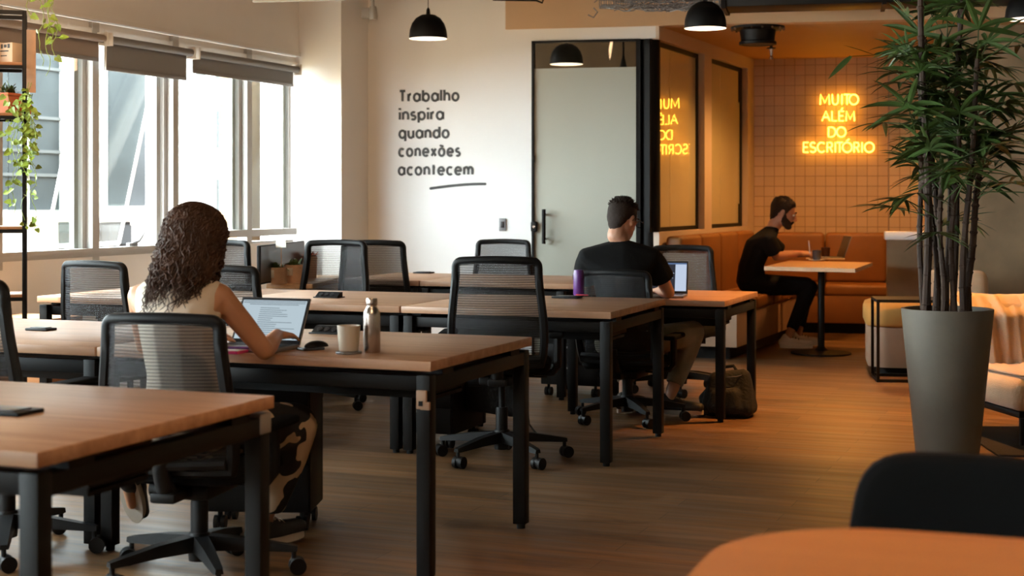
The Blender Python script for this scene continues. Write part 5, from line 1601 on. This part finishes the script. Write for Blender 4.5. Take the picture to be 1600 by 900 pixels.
def person(label, yaw, J, mats, head, origin, kids, fem=False, scale=1.0, hands=(None, None), voxel=.0055):
    """one continuous body: torso, neck, head, arms with hands, legs"""
    Mr = Matrix.Rotation(yaw, 4, 'Z'); Mi = Mr.inverted()
    L = lambda p: Mi @ V(p)
    mb = MB()
    k = .93 if fem else 1.0
    pel, wai, che, nb = L(J['pelvis']), L(J['waist']), L(J['chest']), L(J['neck'])
    ls, rs = L(J['ls']), L(J['rs'])
    mb.hull([(pel, (.160, .110, .095)), (wai, (.125 * k, .090, .07))], Mr)
    mb.hull([(wai, (.125 * k, .090, .07)), (che, (.145 * k, .105, .09))], Mr)
    mb.hull([(che, (.145 * k, .105, .09)), (ls, (.042, .046, .044)), (rs, (.042, .046, .044)), (nb, (.060, .055, .03))], Mr)
    Mh = head
    head_prims(mb, Mh, fem)
    mb.cap(V(J['neck']) - V((0, 0, .02)), .056 * k, Mh @ V((0, -.030, -.07)), .050 * k)
    for s, el, wr, hd in (('ls', 'le', 'lw', hands[0]), ('rs', 're', 'rw', hands[1])):
        mb.cap(J[s], .047 * k, V(J[s]).lerp(V(J[el]), .5), .044 * k); mb.cap(V(J[s]).lerp(V(J[el]), .5), .044 * k, J[el], .036 * k)
        mid = V(J[el]).lerp(V(J[wr]), .3)
        mb.cap(J[el], .036 * k, mid, .038 * k); mb.cap(mid, .038 * k, J[wr], .025 * k)
        if hd: hand_prims(mb, J[wr], *hd[:3], **hd[3])
    for h, kn, an, to in (('lh', 'lk', 'la', 'lt'), ('rh', 'rk', 'ra', 'rt')):
        mb.cap(J[h], .080, J[kn], .055); mid = V(J[kn]).lerp(V(J[an]), .3)
        mb.cap(J[kn], .055, mid, .054); mb.cap(mid, .054, J[an], .034)
        a_ = V(J[an]); u_ = V(J.get(an + '_up', (0, 0, 1))); f_ = V(J[to]) - a_; f_ = (f_ - u_ * f_.dot(u_)).normalized()
        mb.cap(a_, .034, a_ - u_ * .045 + f_ * .03, .026); mb.cap(a_ - u_ * .045 + f_ * .03, .026, a_ - u_ * .05 + f_ * .10, .020)
    o = mb.remesh('person', mats['skin'], None, voxel, 5)
    og = V(origin)
    o.data.transform(Matrix.Translation(-og)); o.location = og
    tag(o, label, 'person')
    def child(c): 
        c.data.transform(Matrix.Translation(-og)); c.parent = o; return c
    # top
    mb = MB(); g = kids['top_grow']
    mb.hull([(pel + V((0, 0, kids.get('hem', 0))), (.165 + g, .115 + g, .085)), (wai, (.128 * k + g, .095 + g, .07))], Mr)
    mb.hull([(wai, (.128 * k + g, .095 + g, .07)), (che, (.147 * k + g, .108 + g, .09))], Mr)
    if not kids['sleeve']: ls, rs = nb.lerp(ls, .74) - V((0, 0, .008)), nb.lerp(rs, .74) - V((0, 0, .008))
    mb.hull([(che, (.147 * k + g, .108 + g, .09)), (ls, (.046 + g * .5, .050 + g, .046 + g * .6)), (rs, (.046 + g * .5, .050 + g, .046 + g * .6)), (nb + V((0, .004, .002)), (.074, .070, .032))], Mr)
    if kids['sleeve']:
        for s, el in (('ls', 'le'), ('rs', 're')):
            a = V(J[s]); b = V(J[el]); e = a.lerp(b, kids['sleeve'])
            dv = (b - a).normalized()
            mb.tube([a - dv * .03, a.lerp(e, .3), a.lerp(e, .7), e], [.052, .060 + g * .5, .063 + g * .5, .066 + g * .5], 18)
            mb.hull([(a, .058)])
    child(mb.remesh(kids['top_name'], mats['top'], None, .007, 5))
    # trousers
    mb = MB()
    mb.hull([(pel - V((0, 0, .01)), (.170, .122, .10)), (L(J['lh']), .09), (L(J['rh']), .09)], Mr)
    for h, kn, an in (('lh', 'lk', 'la'), ('rh', 'rk', 'ra')):
        w = kids.get('leg_w', 1)
        mb.cap(J[h], .095, J[kn], .068 * w)
        e = V(J[kn]).lerp(V(J[an]), kids.get('leg_end', .86))
        mb.tube([V(J[kn]), V(J[kn]).lerp(e, .35), V(J[kn]).lerp(e, .7), e], [.066 * w, .066 * w, .058 * w, .050 * w], 18)
        mb.hull([(J[kn], .067 * w)])
    child(mb.remesh('trousers', mats['trousers'], None, .0085, 5))
    # shoes
    for an, to in (('la', 'lt'), ('ra', 'rt')):
        a = V(J[an]); t = V(J[to])
        d = (t - a); up = V(J.get(an + '_up', (0, 0, 1)))
        dh = (d - up * d.dot(up)).normalized(); s = dh.cross(up).normalized()
        base = a - up * (a - t).dot(up)
        mb = MB()
        h0 = base - dh * .055 + up * .012; t0 = base + dh * .175 + up * .010
        mb.hull([(h0 + up * .02, .030), (a - up * .03 - dh * .01, .042), (a - up * .015 - dh * .02, .040)])
        mb.hull([(h0 + up * .025, .032), (base + dh * .06 + up * .035, .040), (a - up * .035, .040)])
        mb.hull([(base + dh * .05 + up * .030, .040), (t0 + s * .012 + up * .018, .026), (t0 - s * .020 + up * .018, .026)])
        sh = child(mb.remesh('shoe', mats['shoe'], None, .006, 3))
        mb = MB()
        outl = []
        for kk in range(24):
            a_ = 2 * math.pi * kk / 24
            x = math.cos(a_); y = math.sin(a_)
            outl.append(base + dh * (.062 + .138 * x) + s * y * (.046 + .006 * x))
        mb.prism([p - up * .012 for p in outl], up * .024)
        so_ = mb.build('sole', mats['sole'], None); so_.data.transform(Matrix.Translation(-og)); so_.parent = sh
        mb = MB()
        for q in range(4):
            c = base + dh * (.035 + .024 * q) + up * (.085 - .010 * q)
            mb.tube([c - s * .024 - up * .008, c + up * .003, c + s * .024 - up * .008], .0035, 5)
        la = mb.build('laces', mats['laces'], None); la.data.transform(Matrix.Translation(-og)); la.parent = sh
    # eyes
    for sx in (-1, 1):
        mb = MB(); mb.hull([((sx * .031, .0795, .008), .0105)], Mh)
        e = child(mb.build('eye', MT['eye'], None)); 
        mb = MB(); mb.hull([((sx * .031, .0865, .008), .0052)], Mh)
        ir = mb.build('iris', MT['lap_dark'], None); ir.data.transform(Matrix.Translation(-og)); ir.parent = e
    return o, child

def short_hair(M, child, seed, mtl, top=.02, beard=False):
    r = random.Random(seed)
    mb = MB()
    mb.hull([((0, -.020, .042), (.081, .094, .084))], M, 3)
    mb.hull([((0, -.055, .010), (.072, .052, .066))], M)
    mb.hull([((0, -.062, -.030), (.052, .036, .050))], M)
    mb.hull([((0, -.060, -.058), (.036, .028, .038))], M)
    mb.hull([((0, .035, .085), (.058, .040, .034))], M)
    for sx in (-1, 1): mb.hull([((sx * .071, .012, .022), (.010, .016, .030))], M)
    h = mb.remesh('hair', mtl, None, .006, 3)
    h = child(h)
    tf = MB()
    for k in range(420):
        a_ = r.uniform(0, 6.283); ph = r.uniform(.05, 1.25)
        n = V((math.sin(ph) * math.cos(a_), math.sin(ph) * math.sin(a_), math.cos(ph)))
        c = V((n.x * .080, n.y * .093 - .020, n.z * .083 + .042))
        if c.y > .07 and c.z < .06: continue
        ln = r.uniform(.4, 1) * top
        d = (n + V((r.uniform(-.6, .6), r.uniform(-.1, .7), r.uniform(-.2, .5)))).normalized()
        tf.tube([M @ (c - n * .004), M @ (c + d * ln * .6), M @ (c + d * ln + V((0, .004, -.002)))], [.0035, .0024, .0006], 4)
    t = tf.build('hair_tuft', mtl, None, smooth=60); og = h.parent.location
    t.data.transform(Matrix.Translation(-og)); t.parent = h
    for sx in (-1, 1):
        mb = MB(); mb.tube([M @ V((sx * .014, .096, .028)), M @ V((sx * .030, .094, .034)), M @ V((sx * .048, .082, .029))], [.003, .0042, .0025], 6)
        child(mb.build('eyebrow', mtl, None))
    if beard:
        mb = MB()
        mb.hull([((0, .066, -.088), (.030, .028, .026)), ((.040, .035, -.070), (.018, .03, .026)), ((-.040, .035, -.070), (.018, .03, .026))], M)
        for sx in (-1, 1):
            mb.hull([((sx * .052, .018, -.050), (.016, .026, .028)), ((sx * .066, .010, -.010), (.008, .013, .022))], M)
            mb.hull([((sx * .050, .030, -.045), (.016, .024, .020)), ((sx * .034, .060, -.062), (.016, .020, .018))], M)
            mb.hull([((0, .095, -.044), (.012, .007, .005)), ((sx * .024, .086, -.050), (.006, .007, .007)), ((sx * .028, .080, -.068), (.006, .008, .010))], M)
        child(mb.remesh('beard', mtl, None, .005, 3))
    return h

Y0 = R(RZ)
# ---- woman with curly hair
WJ = dict(pelvis=(-1.085, 5.08, .50), waist=(-1.105, 5.05, .69), chest=(-1.125, 5.06, .865), neck=(-1.105, 5.075, .995),
          ls=(-1.268, 5.13, .945), rs=(-.985, 5.075, .950), le=(-1.285, 5.27, .765), lw=(-1.10, 5.40, .790), re=(-.845, 5.135, .760), rw=(-.835, 5.345, .795),
          lh=(-1.17, 5.11, .50), rh=(-1.00, 5.08, .50), lk=(-1.32, 5.50, .50), rk=(-.775, 5.36, .47), la=(-1.42, 5.66, .235), lt=(-1.43, 5.74, .05), ra=(-.905, 5.48, .115), rt=(-.83, 5.58, .03))
up_l = V((.30, .75, .50)).normalized()
WJ['la_up'] = tuple(up_l)
WHM = head_matrix((-1.072, 5.115, 1.128), Y0 - R(6), -14, 0, .98)
wo, wch = person('woman with long curly dark hair in a cream sleeveless top, typing at the front laptop', Y0 - R(8), WJ,
                 dict(skin=MT['skin_w'], top=MT['cream'], trousers=MT['print'], shoe=MT['shoe_b'], sole=MT['sole'], laces=MT['shoe_w']), WHM, (-1.08, 5.10, 0),
                 dict(top_name='sleeveless_top', top_grow=.014, sleeve=0, leg_w=1.25, hem=.02), True,
                 hands=(((.45, .9, -.05), (0, 0, -1), (.9, -.4, 0), dict(curl=.28, s=.92)), ((.35, .93, -.10), (0, 0, -1), (-.9, .3, 0), dict(curl=.30, s=.92))))
# hair: a full body of hair and many long waved locks
mb = MB()
H = lambda x, y, z: WHM @ V((x, y, z))
mb.hull([((0, -.018, .042), (.088, .104, .092))], WHM, 3)
mb.hull([((0, -.042, .02), (.088, .074, .085)), ((.01, -.062, -.09), (.085, .040, .05))], WHM)
mb.hull([((0, -.062, -.09), (.084, .042, .06)), ((-.030, -.070, -.17), (.045, .024, .04))], WHM)
for sx in (-1, 1): mb.hull([((sx * .080, .0, .0), (.022, .04, .06)), ((sx * .086, -.03, -.10), (.020, .036, .05))], WHM)
mb.hull([((-.082, -.045, -.06), (.026, .040, .05)), ((-.072, -.055, -.13), (.024, .030, .04))], WHM)
hb = wch(mb.remesh('hair', MT['hair'], None, .008, 4))
r = random.Random(12)
lk = MB()
for k in range(900):
    a_ = r.uniform(.45, 2 * math.pi - .45) + math.pi / 2          # leave the face free
    ph = r.uniform(.08, 1.62)
    n = V((math.sin(ph) * math.cos(a_), math.sin(ph) * math.sin(a_), math.cos(ph)))
    c = V((n.x * .088, n.y * .104 - .018, n.z * .092 + .042))
    if c.y > .055 and c.z < .08: continue
    back = max(0, -n.y)
    length = r.uniform(.19, .345) if back > .25 else r.uniform(.16, .27)
    out = V((n.x, n.y, 0)); out = out.normalized() if out.length > .05 else V((0, -1, 0))
    amp = r.uniform(.008, .017); fr = r.uniform(26, 40); p0 = r.uniform(0, 6.28)
    pts = []; rad = []
    m = 15
    p = c.copy(); dirn = (n * .6 + out * .5).normalized() if ph < .9 else V((n.x * .5, n.y * .5, -.6)).normalized()
    step_ = length / m
    for j in range(m + 1):
        u = j / m
        wv = amp * min(1, u * 2.2)
        side = out.cross(V((0, 0, 1)))
        q = p + side * (wv * math.sin(fr * u * length * 1.6 * 3 + p0)) + out * (wv * .7 * math.cos(fr * u * length * 1.6 * 3 + p0))
        pts.append(WHM @ q); rad.append(.0050 * (1 - u * .80))
        # follow the skull first, then fall
        rel = V((p.x / .090, (p.y + .018) / .106, (p.z - .042) / .094))
        tang = V((0, 0, -1))
        if rel.z > -.1:
            nn = rel.normalized(); tang = (V((0, 0, -1)) - nn * V((0, 0, -1)).dot(nn))
            if tang.length < .1: tang = out.copy()
            tang.normalize()
        else:
            tang = (V((0, 0, -1)) + out * (.42 - .75 * u) * r.uniform(.2, 1.0) + V((-.22, 0, 0)) * u).normalized()
        p = p + tang * step_ * 1.05
        if rel.z > -.1:
            nn = V((p.x / .090, (p.y + .018) / .106, (p.z - .042) / .094)); f = 1.02 / max(.3, nn.length)
            if nn.length < 1.02: p = V((p.x * f, (p.y + .018) * f - .018, (p.z - .042) * f + .042))
    lk.tube(pts, rad, 5)
l_ = lk.build('curl', MT['hair'], None, smooth=80); l_.data.transform(Matrix.Translation(-V(wo.location))); l_.parent = hb

# ---- man in black with glasses
M1 = dict(pelvis=(.655, 8.63, .455), waist=(.635, 8.58, .65), chest=(.615, 8.575, .855), neck=(.622, 8.585, 1.015),
          ls=(.432, 8.58, .945), rs=(.798, 8.60, .945), le=(.415, 8.74, .735), lw=(.66, 8.90, .735), re=(.905, 8.69, .735), rw=(.87, 8.89, .735),
          lh=(.565, 8.66, .45), rh=(.745, 8.63, .45), lk=(.71, 9.08, .48), rk=(1.075, 8.93, .485), la=(.665, 8.90, .115), lt=(.72, 8.99, .03), ra=(.925, 8.83, .115), rt=(1.05, 8.80, .03))
HM1 = head_matrix((.637, 8.625, 1.155), Y0 - R(22), -16, 0, 1.0)
m1, c1 = person('man in a black t-shirt and glasses seen from behind, working at the desk laptop', Y0 + R(3), M1,
                dict(skin=MT['skin_m'], top=MT['tee'], trousers=MT['jeans'], shoe=MT['shoe_b'], sole=MT['sole'], laces=MT['shoe_b']), HM1, (.655, 8.66, 0),
                dict(top_name='t_shirt', top_grow=.018, sleeve=.62, leg_end=.80, leg_w=1.05),
                hands=(((.5, .85, -.05), (0, 0, -1), (.9, -.4, 0), dict(curl=.3)), ((-.1, .98, -.05), (0, 0, -1), (-.95, .1, 0), dict(curl=.3))))
short_hair(HM1, c1, 5, MT['hair_m'], .022)
mb = MB()
for sx in (-1, 1):
    mb.tube([HM1 @ V((sx * .033 + .024 * math.cos(t_), .112, .004 + .019 * math.sin(t_))) for t_ in [2 * math.pi * q / 20 for q in range(20)]], .0028, 6, closed=True)
    mb.tube([HM1 @ V((sx * .057, .111, .010)), HM1 @ V((sx * .078, .085, .012)), HM1 @ V((sx * .083, .0, .012)), HM1 @ V((sx * .081, -.014, -.006))], .0026, 6)
mb.tube([HM1 @ V((-.010, .113, .008)), HM1 @ V((0, .115, .012)), HM1 @ V((.010, .113, .008))], .0024, 6)
c1(mb.build('glasses', MT['blackp'], None))
short = None

# ---- bearded man in the alcove, facing along the tiled wall
M2 = dict(pelvis=(2.075, 13.05, .555), waist=(2.075, 13.05, .70), chest=(2.145, 13.06, .875), neck=(2.245, 13.06, 1.010),
          ls=(2.255, 13.245, .925), rs=(2.195, 12.885, .920), le=(2.40, 13.33, .780), lw=(2.60, 13.24, .795), re=(2.272, 12.95, .780), rw=(2.505, 13.10, .800),
          lh=(2.10, 13.14, .535), rh=(2.085, 12.96, .535), lk=(2.56, 13.08, .53), rk=(2.545, 12.84, .52), la=(2.46, 12.93, .115), lt=(2.58, 12.91, .03), ra=(2.335, 12.70, .115), rt=(2.46, 12.68, .03))
Y2 = math.atan2(AW.y, AW.x) - math.pi / 2
HM2 = head_matrix((2.355, 13.055, 1.150), Y2 + R(4), -17, 0, 1.12)
m2, c2 = person('bearded man in a black t-shirt and white sneakers sitting at the alcove table', Y2, M2,
                dict(skin=MT['skin_b'], top=MT['tee'], trousers=MT['dark_trousers'], shoe=MT['shoe_w'], sole=MT['shoe_w'], laces=MT['shoe_b']), HM2, (2.10, 13.05, 0),
                dict(top_name='t_shirt', top_grow=.016, sleeve=.72, leg_end=.86),
                hands=(((.85, -.4, -.05), (0, 0, -1), (.2, -1, .2), dict(curl=.45)), ((.95, .15, -.02), (.1, .3, -.9), (0, .9, .4), dict(curl=.6))))
short_hair(HM2, c2, 6, MT['hair_m'], .016, True)
pw = V(M2['rw']) + V((.095, .02, .012))
pen2 = MB().cyl((0, 0, -.03), (-.012, .0, .10), .0045, n=8).cyl((0, 0, -.03), (.004, 0, -.045), .002, n=6).build('pen', MT['white'])
pen2.location = pw; tag(pen2, 'white pen held by the bearded man over the alcove table', 'pen')
